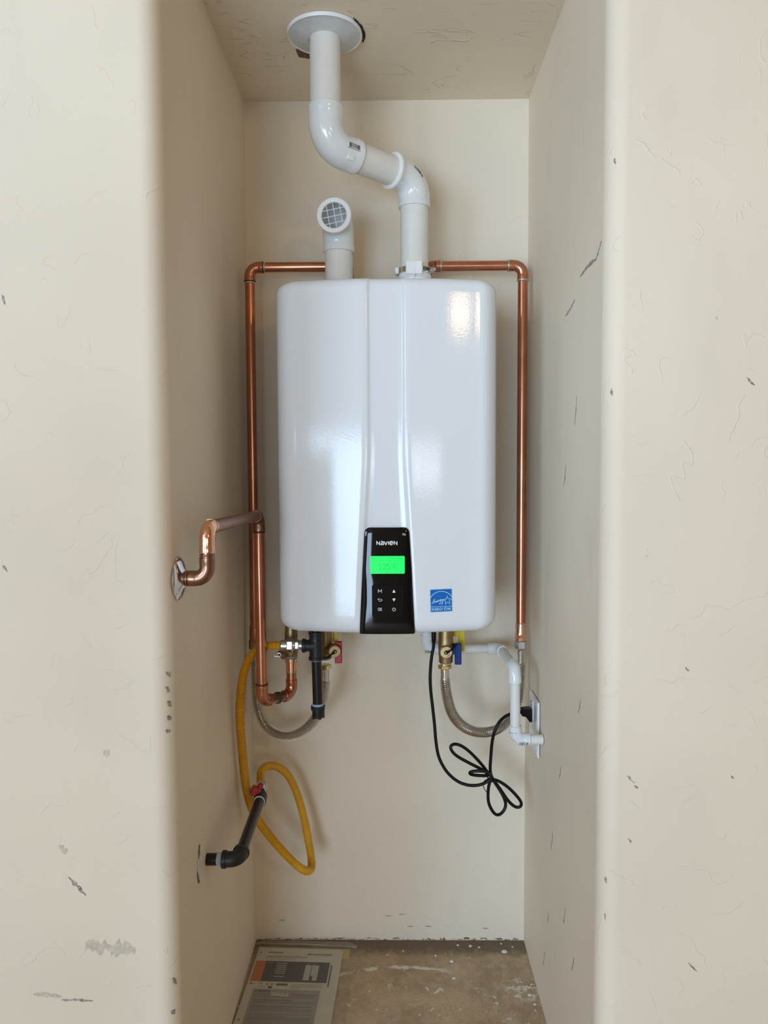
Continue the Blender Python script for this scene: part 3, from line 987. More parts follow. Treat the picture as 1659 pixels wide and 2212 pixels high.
FC = V((B_.x - 0.001, B_.y + 0.006, ZC))
flange = thing('ceiling_flange', 'round pale grey flange where the vent pipe enters the ceiling', 'flange', FC)
MB().lathe([(0.0066, 0.0712), (0.0068, 0.069), (0.0115, 0.052), (0.015, 0.040), (0.0165, 0.0325), (0.0165, 0.0312), (0.010, 0.0312), (0.006, 0.0312)], FC, (0, 0, -1), 56, caps=False).build('dish', 'grey_flange', flange, 30)
MB().lathe([(0.0, 0.071), (0.001, 0.0738), (0.006, 0.0738), (0.0078, 0.0725), (0.0066, 0.0705)], FC, (0, 0, -1), 56, caps=False).build('rim', 'white_rim', flange, 40)

# ------------------------------------------------------------------ air intake with screen
I_ = V((-0.1163, -0.145, 1.7065))
ID = V((-0.085, -1, -0.02)).normalized()
intake = thing('air_intake_pipe', 'short white intake pipe with a round screened opening facing forward', 'intake pipe', (I_.x, I_.y, HZ1))
pipe('pipe', (I_.x, I_.y, HZ1 + 0.001), I_ - UP * 0.04, 0.0302, 'pvc_pipe', intake, 36)
a, arc, b_ = elbow_path(I_, -UP, ID, 0.062, 0.060, 0.046)
path = [a, a + UP * 0.0008, a + UP * 0.012] + arc + [b_ - ID * 0.014, b_ - ID * 0.001, b_]
inner = [b_, b_ - ID * 0.022, b_ - ID * 0.03]
rad = [0.0335, 0.0345, 0.0343] + [0.0336] * len(arc) + [0.0345, 0.0350, 0.0345]
# outer skin turns inwards at the mouth so that the bore is open
bore = [b_ - ID * 0.0005] + list(reversed(arc)) + [a]
mb = MB().tube(path, rad, 40, caps=False)
mb.tube([b_ + ID * 0.0, b_ - ID * 0.012] + list(reversed(arc)), [0.0302, 0.0296] + [0.0285] * len(arc), 40, caps=False)
mb.lathe([(0, 0.0345), (0.0006, 0.0302)], b_ - ID * 0.0003, ID, 40, caps=False)
mb.lathe([(0, 0.0335), (0, 0.0300)], a, UP, 40, caps=False)
mb.build('elbow', 'pvc_fitting', intake, 40)
MB().lathe([(-0.004, 0.0262), (0.0025, 0.0262), (0.004, 0.0275), (0.0046, 0.0300), (0.0046, 0.0352), (0.003, 0.0365), (-0.003, 0.0365)], b_, ID, 48, caps=False).build('screen_ring', 'white_rim', intake, 35)
gu = V((1, 0, 0)) - ID * ID.x
gu.normalize()
gw = ID.cross(gu)
ang = math.radians(10)
g1 = gu * math.cos(ang) + gw * math.sin(ang)
g1, g2 = (g1, ID.cross(g1))
for gi, (ga, gb) in enumerate(((g1, g2), (g2, g1))):
    for k in (-1, 0, 1):
        off = k * 0.0138 + (0.001 if gi else -0.0005)
        L = math.sqrt(0.0262 ** 2 - off ** 2)
        c_ = b_ - ID * 0.001 + gb * off
        MB().tube([c_ - ga * L, c_ + ga * L], 0.0008, 8).build('grille_wire', 'white_rim', intake, 60)

# ------------------------------------------------------------------ copper water lines
RCU, RHUB = 0.0111, 0.0128


def cu_elbow(corner, da, db, parent, mat='copper', la=0.031, lb=0.031, rb=0.021):
    return elbow('elbow', corner, da, db, la, lb, rb, RHUB, RHUB - 0.0004, 0.009, mat, parent, 24)


XA, YA, ZT = -0.3225, -0.085, 1.6300
left = thing('copper_water_line', 'copper water line running down the dark left corner of the niche', 'water pipe', (XA, YA, 0.77))
pipe('pipe', (XA + 0.02, YA, ZT), (-0.112, YA, ZT), RCU, 'copper', left)
cu_elbow((-0.112 + 0.01, YA, ZT), (-1, 0, 0), (0, 1, 0), left, la=0.03, lb=0.03)
pipe('pipe', (-0.102, YA + 0.02, ZT), (-0.102, -0.0005, ZT), RCU, 'copper', left)
cu_elbow((XA, YA, ZT), (1, 0, 0), (0, 0, -1), left)
ringpart('solder_ring', (XA + 0.0335, YA, ZT), (1, 0, 0), 0.0124, 0.005, 'solder', left)
ringpart('burnt_ring', (XA + 0.0310, YA, ZT), (1, 0, 0), 0.0134, 0.0018, 'flux', left)
ringpart('solder_ring', (XA, YA, ZT - 0.0340), (0, 0, 1), 0.0124, 0.005, 'solder', left)
ringpart('burnt_ring', (XA, YA, ZT - 0.0312), (0, 0, 1), 0.0134, 0.0018, 'flux', left)
pipe('pipe', (XA, YA, ZT - 0.02), (XA, YA, 0.80), RCU, 'copper', left)
MB().lathe([(0, 0.0125), (0.012, 0.0135), (0.022, 0.0130), (0.034, 0.0126), (0.036, 0.0112)], (XA, YA, 0.776), (0, 0, 1), 20).build('adapter', 'copper', left)

XB, ZT2 = 0.2945, 1.6295
right = thing('copper_water_line', 'copper water line running down beside the right niche wall', 'water pipe', (XB, YA, 0.79))
pipe('pipe', (0.100, YA, ZT2), (XB - 0.02, YA, ZT2), RCU, 'copper', right)
cu_elbow((0.080, YA, ZT2), (1, 0, 0), (0, 1, 0), right, 'copper', la=0.028, lb=0.028)
pipe('pipe', (0.080, YA + 0.02, ZT2), (0.080, -0.0005, ZT2), RCU, 'copper', right)
cu_elbow((XB, YA, ZT2), (-1, 0, 0), (0, 0, -1), right)
for x in (0.1095, XB - 0.033):
    ringpart('solder_ring', (x, YA, ZT2), (1, 0, 0), 0.0134, 0.004, 'solder', right)
ringpart('solder_ring', (XB, YA, ZT2 - 0.033), (0, 0, 1), 0.0134, 0.005, 'solder', right)
pipe('pipe', (XB, YA, ZT2 - 0.02), (XB, YA, 0.800), RCU, 'copper', right)
MB().lathe([(0, 0.0118), (0.002, 0.0132), (0.008, 0.0134), (0.010, 0.0122), (0.014, 0.0134), (0.0185, 0.0122), (0.0405, 0.0124), (0.042, 0.0112)], (XB, YA, 0.7745), (0, 0, 1), 24).build('adapter', 'copper_new', right, 30)
ringpart('solder_ring', (XB, YA, 0.8065), (0, 0, 1), 0.0128, 0.003, 'solder', right)

# relief line from the left wall to the relief valve
W = thing('copper_relief_line', 'tarnished copper line with chrome wall flange bending down into a U', 'water pipe', (XL, -0.63, 1.0015))
wy, wz = -0.630, 1.0015
w1 = V((-0.298, wy, wz))
w2 = V((-0.2975, wy, 1.083))
w3 = V((-0.2795, -0.26, 1.0785))
w4 = V((-0.2775, -0.26, 0.686))
w5 = V((-0.2245, -0.19, 0.680))
MB().lathe([(0.0005, 0.0345), (0.002, 0.0350), (0.004, 0.0335), (0.008, 0.026), (0.011, 0.0165), (0.013, 0.0125), (0.013, 0.011)], (XL, wy, wz), (1, 0, 0), 44, caps=False).build('wall_flange', 'chrome', W, 30)
pipe('pipe', (XL + 0.001, wy, wz), w1 + V((-0.02, 0, 0)), RCU, 'copper_dark', W)
for k in range(2):
    ringpart('solder_ring', (XL + 0.0155 + k * 0.0045, wy, wz), (1, 0, 0), 0.0128, 0.004, 'copper_dark', W)
d12 = (w2 - w1).normalized()
d23 = (w3 - w2).normalized()
d34 = (w4 - w3).normalized()
d45 = (w5 - w4).normalized()
cu_elbow(w1, (-1, 0, 0), d12, W, 'copper_dark', 0.028, 0.034, 0.019)
pipe('pipe', w1 + d12 * 0.02, w2 - d12 * 0.02, RCU, 'copper_dark', W)
ringpart('solder_ring', w1 + d12 * 0.0375, d12, 0.0124, 0.0035, 'copper_dark', W)
cu_elbow(w2, -d12, d23, W, 'copper_new', 0.041, 0.028, 0.019)
pipe('pipe', w2 + d23 * 0.02, w3 - d23 * 0.02, RCU, 'copper_aged', W)
cu_elbow(w3, -d23, d34, W, 'copper_dark', 0.028, 0.033, 0.019)
pipe('pipe', w3 + d34 * 0.02, w4 - d34 * 0.02, RCU, 'copper', W)
ringpart('burnt_ring', w3 + d34 * 0.0345, d34, 0.0128, 0.003, 'flux', W)
cu_elbow(w4, -d34, d45, W, 'copper', 0.036, 0.026, 0.019)
ringpart('burnt_ring', w4 - d34 * 0.037, d34, 0.0132, 0.003, 'flux', W)
pipe('pipe', w4 + d45 * 0.02, w5 - d45 * 0.02, RCU, 'copper_dark', W)
cu_elbow(w5, -d45, UP, W, 'copper', 0.026, 0.034, 0.019)
for s in (0.0415, 0.0465):
    ringpart('burnt_ring', w4 + d45 * s, d45, 0.0127, 0.0018, 'flux', W)
pipe('pipe', w5 + UP * 0.02, w5 + UP * 0.065, RCU, 'copper', W)
ringpart('solder_ring', w5 + UP * 0.0505, UP, 0.0122, 0.003, 'solder', W)
MB().lathe([(0, 0.0118), (0.020, 0.0120), (0.021, 0.0140), (0.026, 0.0142), (0.029, 0.0142), (0.030, 0.012)], w5 + UP * 0.052, UP, 20).build('adapter', 'copper_new', W, 30)

# ------------------------------------------------------------------ brass relief valve behind the gas tee
pv = thing('relief_valve', 'dull brass relief valve above the copper U, behind the gas fittings', 'valve', (w5.x, w5.y, 0.760))
px_, py_ = w5.x, w5.y
MB().lathe([(0, 0.0125), (0.003, 0.0140), (0.013, 0.0145), (0.016, 0.0125), (0.030, 0.0135), (0.048, 0.0145), (0.060, 0.0130), (0.090, 0.0125), (0.092, 0.008)], (px_, py_, 0.7645), UP, 24).build('valve_body', 'brass', pv, 35)
ringpart('sealant_ring', (px_, py_, 0.7648), UP, 0.0128, 0.004, 'tape_blue', pv)
MB().lathe([(0.0, 0.0075), (0.016, 0.0075), (0.022, 0.0105), (0.030, 0.0110), (0.031, 0.007)], (px_, py_, 0.785), (-0.72, -0.35, -0.52), 20).build('side_port', 'brass', pv, 35)
MB().lathe([(0.0, 0.006), (0.030, 0.0045), (0.036, 0.002)], (px_, py_, 0.790), (0.93, 0.15, 0.22), 14).build('side_arm', 'brass', pv, 35)
q = V((-0.2515, -0.2115, 0.7745))
MB().tube([q + V((-0.006, 0, 0.003)), q + V((0.007, -0.002, 0.003)), q + V((0.007, -0.002, -0.005)), q + V((-0.006, 0, -0.005)), q + V((-0.006, 0, 0.003))], 0.0011, 8).build('test_lever', 'chrome', pv, 60)

# ------------------------------------------------------------------ black iron gas tee with drip leg
gx, gy, gz = -0.1655, -0.235, 0.7990
tee = thing('gas_drip_leg', 'black iron gas tee with a capped drip leg below the heater', 'gas pipe', (gx, gy, 0.64))
mb = MB()
mb.lathe([(-0.0305, 0.0148), (-0.0300, 0.0158), (-0.0245, 0.0158), (-0.0235, 0.0142), (-0.010, 0.0140), (0.010, 0.0140), (0.0235, 0.0142), (0.0245, 0.0158), (0.0300, 0.0158), (0.0305, 0.0148)], (gx, gy, gz), UP, 28)
mb.lathe([(0.0, 0.0138), (0.012, 0.0138), (0.017, 0.0125), (0.0215, 0.0128), (0.0225, 0.0150), (0.0290, 0.0150), (0.0295, 0.0140)], (gx, gy, gz), (-1, 0, 0), 28)
te = mb.build('tee', 'iron', tee, 40)
MB().strokes([[(-.0036, 0), (0, .0032), (.0036, 0), (0, -.0032), (-.0036, 0)], [(-.002, 0), (.002, 0)]], 0.0007, (gx - 0.001, gy - 0.01425, gz + 0.014), EX, EZ).build('cast_mark', 'cast_iron_edge', te, 0)
pipe('nipple', (gx, gy, gz + 0.028), (gx, gy, HZ0 - 0.0004), 0.0106, 'iron_pipe', tee)
pipe('nipple', (gx + 0.0005, gy, gz - 0.028), (gx + 0.0025, gy, 0.672), 0.0106, 'iron_pipe', tee)
ringpart('sealant_ring', (gx, gy, gz - 0.0312), UP, 0.0118, 0.003, 'tape_blue', tee)
ringpart('sealant_ring', (gx + 0.0025, gy, 0.6710), UP, 0.0126, 0.006, 'tape_blue', tee)
mb = MB().lathe([(0, 0.0085), (0.002, 0.0118), (0.018, 0.0126), (0.0185, 0.0150), (0.0265, 0.0152), (0.027, 0.0118)], (gx + 0.0028, gy, 0.6420), UP, 28)
for k in range(5):
    a = 2 * math.pi * k / 5 + 1.4
    tq = Matrix.Rotation(a, 4, 'Z')
    tq.translation = V((gx + 0.0028 + 0.0122 * math.cos(a), gy + 0.0122 * math.sin(a), 0.651))
    mb.box((-0.0012, -0.0016, -0.009), (0.0016, 0.0016, 0.009), 0, tq)
mb.build('cap', 'iron', tee, 30)

# ------------------------------------------------------------------ yellow gas connector
yel = thing('gas_connector_hose', 'yellow corrugated gas hose looping from the wall valve to the iron tee', 'gas hose', (-0.24, -0.235, 0.25))
hose_pts = [(-0.2395, -0.235, 0.7995), (-0.262, -0.235, 0.7990), (-0.2865, -0.238, 0.7930), (-0.3050, -0.242, 0.7760), (-0.3180, -0.246, 0.7450), (-0.3245, -0.248, 0.7052), (-0.3290, -0.243, 0.6533), (-0.3290, -0.230, 0.5889),
            (-0.3277, -0.21, 0.5112), (-0.3243, -0.19, 0.4506), (-0.3131, -0.165, 0.3936), (-0.287, -0.15, 0.3434), (-0.2558, -0.15, 0.3055), (-0.2238, -0.155, 0.2756), (-0.2034, -0.150, 0.2588),
            (-0.194, -0.13, 0.2520), (-0.1945, -0.105, 0.2600), (-0.2022, -0.09, 0.2949), (-0.2158, -0.08, 0.3574), (-0.2323, -0.075, 0.4113), (-0.2515, -0.075, 0.4506), (-0.2739, -0.085, 0.4747),
            (-0.2945, -0.105, 0.4849), (-0.3034, -0.135, 0.4850), (-0.3013, -0.16, 0.4790), (-0.2958, -0.185, 0.4726)]
pth = smooth_path(hose_pts, 0.0006)
pth = relax(pth, 60)
rad = []
for i in range(len(pth)):
    s = i * 0.0006
    amp = 0.00085 if s < 0.62 else (0.00055 if s < 1.20 else 0.0002)
    rad.append(0.0088 + amp * math.cos(2 * math.pi * s / 0.0034))
MB().tube(pth, rad, 18).build('hose', 'yellow_hose', yel, 60)
mb = MB()
hexnut(mb, (-0.2270, -0.235, 0.7995), (1, 0, 0), 0.0155, 0.0125, ref=(0, -1, 0.2))
mb.lathe([(-0.014, 0.0105), (-0.012, 0.0118), (0.0, 0.0120), (0.012, 0.0110), (0.019, 0.0085)], (-0.2270, -0.235, 0.7995), (1, 0, 0), 20)
hexnut(mb, (-0.2100, -0.235, 0.7995), (1, 0, 0), 0.0125, 0.0085, ref=(0, -1, 0.2))
mb.lathe([(0, 0.0092), (0.006, 0.0092), (0.006, 0.0108), (0.0100, 0.0108)], (-0.2035, -0.235, 0.7995), (1, 0, 0), 20)
mb.build('nut', 'zinc', yel, 30)
nd = V((0.02, -1, -0.09)).normalized()
n0 = V((-0.2935, -0.193, 0.4700))
mb = MB()
hexnut(mb, n0 - nd * 0.010, nd, 0.0150, 0.014, ref=(1, 0, 0.3))
mb.lathe([(0.004, 0.0125), (0.008, 0.0125), (0.009, 0.0105), (0.012, 0.0118), (0.015, 0.0105), (0.0165, 0.0105)], n0, nd, 20)
mb.build('nut', 'zinc', yel, 30)
# printed marks on the sleeve by the lower nut
mb = MB()
for i in range(7):
    ii = len(pth) - 20 - i * 7
    q, d = pth[ii], (pth[ii + 1] - pth[ii]).normalized()
    sd = d.cross(V((0, -1, 0.25))).normalized()
    fcn = sd.cross(d).normalized()
    if fcn.y > 0:
        fcn = -fcn
    for s0 in (-0.0040, 0.0030):
        c_ = q + sd * s0 + fcn * math.sqrt(0.0091 ** 2 - s0 ** 2)
        mb.add([c_ - sd * 0.0009 - d * 0.0012, c_ + sd * 0.0009 - d * 0.0012, c_ + sd * 0.0009 + d * 0.0014, c_ - sd * 0.0006 + d * 0.0014], [(0, 1, 2, 3)])
mb.build('hose_print', 'black_print', yel, 0)

# ------------------------------------------------------------------ gas stub out of the left wall with its red handled valve
stub = thing('gas_stub_pipe', 'black iron gas pipe out of the left wall with red handled shutoff valve', 'gas pipe', (XL, -0.48, 0.459))
e0 = V((-0.287, -0.480, 0.459))
pd = (V((-0.2895, -0.25, 0.4640)) - e0).normalized()
pipe('nipple', (XL + 0.0005, -0.480, 0.459), (e0.x - 0.015, -0.480, 0.459), 0.0108, 'iron_pipe', stub)
mb = MB()
for k in range(6):
    mb.lathe([(0, 0.0110), (0.0009, 0.0122), (0.0018, 0.0110)], (e0.x - 0.0395 + k * 0.0019, -0.480, 0.459), (1, 0, 0), 20)
mb.build('thread_tape', 'tape_white', stub, 60)
a, arc, b_ = elbow_path(e0, (-1, 0, 0), pd, 0.030, 0.028, 0.017)
path = [a, a + V((0.0007, 0, 0)), a + V((0.007, 0, 0)), a + V((0.008, 0, 0))] + arc + [b_ - pd * 0.008, b_ - pd * 0.007, b_ - pd * 0.0007, b_]
MB().tube(path, [0.0152, 0.0160, 0.0160, 0.0142] + [0.0140] * len(arc) + [0.0142, 0.0158, 0.0158, 0.0150], 28).build('elbow', 'iron', stub, 40)
vb = V((-0.2893, -0.2480, 0.4642))
pipe('pipe', e0 + pd * 0.02, vb + pd * 0.004, 0.0107, 'iron_pipe', stub)
ringpart('sealant_ring', vb, pd, 0.0128, 0.004, 'tape_white', stub)
MB().lathe([(0.0, 0.0132), (0.001, 0.0142), (0.010, 0.0142), (0.014, 0.0130), (0.022, 0.0135), (0.030, 0.0125), (0.0345, 0.0105)], vb, pd, 24).build('valve_body', 'iron', stub, 35)
hb = V((-0.2985, -0.232, 0.4790))
MB().lathe([(0, 0.006), (0.012, 0.006)], hb + V((0.003, 0.004, -0.010)), (-0.35, -0.1, 0.93), 12).build('valve_stem', 'iron', stub)
tq = Matrix(((0.86, -0.20, 0.47), (0.10, 0.97, 0.22), (-0.50, -0.14, 0.85))).to_4x4()
tq.translation = hb
MB().box((-0.012, -0.008, -0.010), (0.008, 0.010, 0.010), 0.0025, tq).box((-0.003, -0.004, 0.006), (0.008, 0.006, 0.021), 0.003, tq).build('valve_handle', 'red', stub, 0)


# ------------------------------------------------------------------ stainless connectors
def corrugated(pts, r, amp, pitch):
    q = relax(smooth_path(pts, pitch / 6), 30)
    return MB().tube(q, [r + amp * math.cos(2 * math.pi * i / 6) for i in range(len(q))], 22)


sl = thing('flexible_connector', 'stainless corrugated connector hanging in a U behind the black drip leg', 'water hose', (-0.25, -0.12, 0.56))
corrugated([(XA, -0.085, 0.7400), (XA, -0.085, 0.7143), (-0.3215, -0.087, 0.66), (-0.3165, -0.09, 0.6135), (-0.300, -0.1, 0.5800), (-0.2743, -0.11, 0.5645), (-0.2462, -0.12, 0.5616), (-0.2182, -0.13, 0.5716), (-0.1925, -0.14, 0.5922),
            (-0.1723, -0.15, 0.6201), (-0.1601, -0.155, 0.6535), (-0.1541, -0.16, 0.6918), (-0.1527, -0.16, 0.7030)], 0.0098, 0.0021, 0.0046).build('hose', 'stainless', sl, 60)
mb = MB()
hexnut(mb, (XA, YA, 0.7560), UP, 0.0150, 0.022)
mb.build('nut', 'brass', sl, 30)
pipe('sleeve', (XA, YA, 0.735), (XA, YA, 0.76), 0.0092, 'stainless', sl)
pipe('sleeve', (-0.1527, -0.16, 0.70), (-0.1527, -0.16, 0.733), 0.0090, 'stainless', sl)
mb = MB()
hexnut(mb, (-0.1527, -0.16, 0.7290), UP, 0.0138, 0.010)
mb.build('nut', 'brass_bright', sl, 30)

sr = thing('flexible_connector', 'stainless corrugated connector curving from the blue handled valve to the right', 'water hose', (0.20, -0.15, 0.575))
corrugated([(0.1115, -0.2, 0.7180), (0.112, -0.2, 0.7081), (0.1153, -0.197, 0.6816), (0.1249, -0.19, 0.6433), (0.142, -0.18, 0.614), (0.1691, -0.165, 0.5911), (0.2018, -0.15, 0.5805), (0.2358, -0.13, 0.5809), (0.2642, -0.115, 0.5973),
            (0.2835, -0.1, 0.625), (0.2925, -0.09, 0.6601), (XB, -0.085, 0.7023), (XB, -0.085, 0.7230)], 0.0096, 0.0021, 0.0046).build('hose', 'stainless', sr, 60)
pipe('sleeve', (0.1112, -0.2, 0.714), (0.1110, -0.2, 0.742), 0.0092, 'stainless', sr)
mb = MB()
hexnut(mb, (0.1110, -0.2, 0.7395), UP, 0.0146, 0.0085)
mb.lathe([(0, 0.010), (0.013, 0.010)], (0.1110, -0.2, 0.7395), UP, 20)
mb.build('nut', 'brass_bright', sr, 30)
pipe('sleeve', (XB, YA, 0.715), (XB, YA, 0.757), 0.0078, 'stainless', sr)
mb = MB()
hexnut(mb, (XB, YA, 0.7565), UP, 0.0145, 0.0175)
mb.lathe([(-0.004, 0.0105), (0.0, 0.0125)], (XB, YA, 0.7565), UP, 20)
mb.build('nut', 'zinc', sr, 30)


# ------------------------------------------------------------------ brass service valves
def service_valve(label, x, y, cap_dir, cap_at, h_lo, h_hi, hy, hmat, y_lo, y_hi, yy):
    o = thing('service_valve', label, 'valve', (x, y, 0.750))
    mb = MB()
    mb.lathe([(0.0, 0.0128), (0.002, 0.0150), (0.017, 0.0155), (0.019, 0.0160), (0.045, 0.0168), (0.048, 0.0160), (0.075, 0.0160), (0.0955, 0.0160), (0.0972, 0.012)], (x, y, 0.7525), UP, 24)
    body = mb.build('valve_body', 'brass', o, 35)
    ringpart('sealant_ring', (x, y, 0.7515), UP, 0.0118, 0.003, 'tape_blue', o)
    cd = V(cap_dir).normalized()
    ca = V(cap_at)
    MB().lathe([(0, 0.0105), ((ca - V((x, y, ca.z))).length - 0.006, 0.0105)], (x, y, ca.z), ca - V((x, y, ca.z)), 20).build('drain_port', 'brass', o, 35)
    cap = MB().lathe([(-0.012, 0.0118), (-0.011, 0.0132), (-0.002, 0.0132), (0.0, 0.0120)], ca, cd, 40).build('drain_cap', 'brass_cap', o, 30)
    mb = MB()
    side = cd.cross(UP).normalized()
    up2 = side.cross(cd)
    for k in range(24):
        a = 2 * math.pi * k / 24
        c_ = ca - cd * 0.006 + (side * math.cos(a) + up2 * math.sin(a)) * 0.0133
        mb.tube([c_ - cd * 0.0035, c_ + cd * 0.0035], 0.0005, 5)
    mb.build('knurling', 'brass', cap, 60)
    MB().lathe([(0, 0.0046), (0.0016, 0.0046), (0.0020, 0.0034)], ca, cd, 20).build('strap_eye', 'black_rubber', cap, 30)
    MB().lathe([(0, 0.0030), (0.0035, 0.0030), (0.0045, 0.0018)], ca, cd, 16).build('strap_pin', 'brass_bright', cap, 30)
    # handles: paddle with a neck to the stem
    lo, hi = h_lo, h_hi
    MB().box((lo[0], hy - 0.006, lo[1]), (hi[0], hy + 0.006, hi[1]), 0.0015).box((x + 0.012, hy - 0.005, hi[1] - 0.024), (lo[0] + 0.003, hy + 0.006, hi[1] - 0.005), 0.0015).build('handle', hmat, o, 0)
    lo, hi = y_lo, y_hi
    MB().box((lo[0], yy - 0.004, lo[1]), (hi[0], yy + 0.004, hi[1]), 0.0012).box((x + 0.010, yy - 0.004, lo[1] + (hi[1] - lo[1]) * 0.42), (lo[0] + 0.003, yy + 0.004, lo[1] + (hi[1] - lo[1]) * 0.60), 0.0012).build('drain_handle', 'yellow', o, 0)
    return o, cap


sv, cap = service_valve('brass service valve with blue paddle handle below the heater', 0.1130, -0.200, (0.02, -1, -0.05), (0.1121, -0.2270, 0.7815),
                        (0.1320, 0.7505), (0.1463, 0.7965), -0.205, 'blue', (0.1430, 0.7710), (0.1565, 0.8490), -0.170)
lab(sv.children[0], 'brass valve body')
MB().tube([(0.1121, -0.2295, 0.7815), (0.1180, -0.2290, 0.7840), (0.1280, -0.2240, 0.7900), (0.1340, -0.2140, 0.7935), (0.1290, -0.1990, 0.7935)], [0.0042, 0.0022, 0.0020, 0.0020, 0.0020], 10).build('strap', 'black_rubber', cap, 60)
mb = MB()
for k, a in enumerate((60, 40, -25, -45, -65)):
    q = V((0.1121 + 0.0088 * math.cos(math.radians(a)), -0.2273, 0.7815 + 0.0088 * math.sin(math.radians(a))))
    mb.box((q.x - 0.0008, q.y, q.z - 0.001), (q.x + 0.0008, q.y + 0.0004, q.z + 0.001))
mb.build('stamped_mark', 'iron', cap, 0)
sv2, cap2 = service_valve('brass service valve with red paddle handle beside the black gas tee', -0.1527, -0.160, (0.25, -1, -0.05), (-0.1290, -0.1930, 0.7755),
                          (-0.1300, 0.7455), (-0.1146, 0.7935), -0.172, 'red', (-0.1370, 0.7840), (-0.1250, 0.8490), -0.140)
MB().tube([(-0.1290, -0.1955, 0.7750), (-0.1345, -0.1965, 0.7715), (-0.1430, -0.1950, 0.7640), (-0.1510, -0.1850, 0.7590), (-0.1560, -0.1700, 0.7570)], [0.0042, 0.0022, 0.0020, 0.0020, 0.0020], 10).build('strap', 'black_rubber', cap2, 60)

# ------------------------------------------------------------------ condensate drain
cd_ = thing('condensate_drain_pipe', 'thin white plastic drain pipe stepping from the heater to the right wall', 'drain pipe', (0.0775, -0.05, 0.7465))
c1, c2, c3, c4 = V((0.0780, -0.050, 0.7465)), V((0.2530, -0.050, 0.7470)), V((0.2580, -0.230, 0.7490)), V((0.2600, -0.230, 0.5935))
c5 = V((0.3185, -0.230, 0.5928))
RP, RF = 0.0107, 0.0138
pipe('pipe', c1 + UP * 0.02, (c1.x, c1.y, HZ0 - 0.0004), RP, 'pvc_fitting', cd_)
ex_ = [(c2 - c1).normalized(), (c3 - c2).normalized(), (c4 - c3).normalized(), (c5 - c4).normalized()]
e1 = elbow('elbow', c1, UP, ex_[0], 0.034, 0.034, 0.019, RF, RF - 0.0004, 0.012, 'pvc_fitting', cd_, 26)
pipe('pipe', c1 + ex_[0] * 0.02, c2 - ex_[0] * 0.02, RP, 'pvc_pipe', cd_)
e2 = elbow('elbow', c2, -ex_[0], ex_[1], 0.030, 0.030, 0.019, RF, RF - 0.0004, 0.012, 'pvc_fitting', cd_, 26)
pipe('pipe', c2 + ex_[1] * 0.02, c3 - ex_[1] * 0.02, RP, 'pvc_pipe', cd_)
elbow('elbow', c3, -ex_[1], ex_[2], 0.030, 0.032, 0.019, RF, RF - 0.0004, 0.012, 'pvc_fitting', cd_, 26)
pipe('pipe', c3 + ex_[2] * 0.02, c4 - ex_[2] * 0.02, RP, 'pvc_pipe', cd_)
e4 = elbow('elbow', c4, -ex_[2], ex_[3], 0.030, 0.031, 0.019, RF, RF - 0.0004, 0.012, 'pvc_fitting', cd_, 26)
pipe('pipe', c4 + ex_[3] * 0.02, c5, RP, 'pvc_pipe', cd_)
barcode('barcode', c4 + ex_[3] * 0.017, ex_[3], (0, -1, -0.35), RF, 0.021, 0.0075, e4, 15, 8)
barcode('barcode', c1 + V((0.004, 0, 0)), (1, 0, 0), (0, -1, -0.25), RF, 0.018, 0.0065, e1, 13, 9)
MB().lathe([(0, 0.0122), (0.004, 0.0125), (0.006, 0.0112)], c1 + UP * 0.034, UP, 24).build('coupling', 'white_rim', cd_)

# ------------------------------------------------------------------ outlet plate, plug and cord
pl = thing('outlet_plate', 'white outlet cover plate standing slightly off the right wall', 'outlet', (XR, -0.13, 0.595))
pr = [(-0.172, 0.541), (-0.078, 0.541), (-0.078, 0.661), (-0.172, 0.661)]
mb = MB()
o_in = [(-0.193, 0.5375), (-0.094, 0.5375), (-0.094, 0.6610), (-0.193, 0.6610)]
i_out = [(-0.189, 0.5415), (-0.098, 0.5415), (-0.098, 0.6570), (-0.189, 0.6570)]
xa_, xb_ = XR - 0.0018, XR - 0.0070
vs = [V((xa_, a, b_)) for a, b_ in o_in] + [V((xa_ - 0.003, a, b_)) for a, b_ in o_in] + [V((xb_, a, b_)) for a, b_ in i_out]
fs = [(0, 1, 2, 3), (8, 11, 10, 9)] + [(i, (i + 1) % 4, 4 + (i + 1) % 4, 4 + i) for i in range(4)] + [(4 + i, 4 + (i + 1) % 4, 8 + (i + 1) % 4, 8 + i) for i in range(4)]
mb.add(vs, fs)
mb.build('cover_plate', 'plate', pl, 20)
MB().box((XR - 0.0018, -0.190, 0.5405), (XR - 0.0002, -0.097, 0.658)).build('plate_gap_shade', 'gap', pl, 0)  # dark sheet painted as the shade in the gap behind the plate
MB().box((XR - 0.0085, -0.146, 0.585), (XR - 0.0062, -0.108, 0.652), 0.001).build('socket_face', 'plate', pl, 0)
mb = MB()
for z in (0.644, 0.636):
    mb.box((XR - 0.0090, -0.134, z - 0.001), (XR - 0.0083, -0.120, z + 0.001))
mb.build('socket_slot', 'gap', pl, 0)

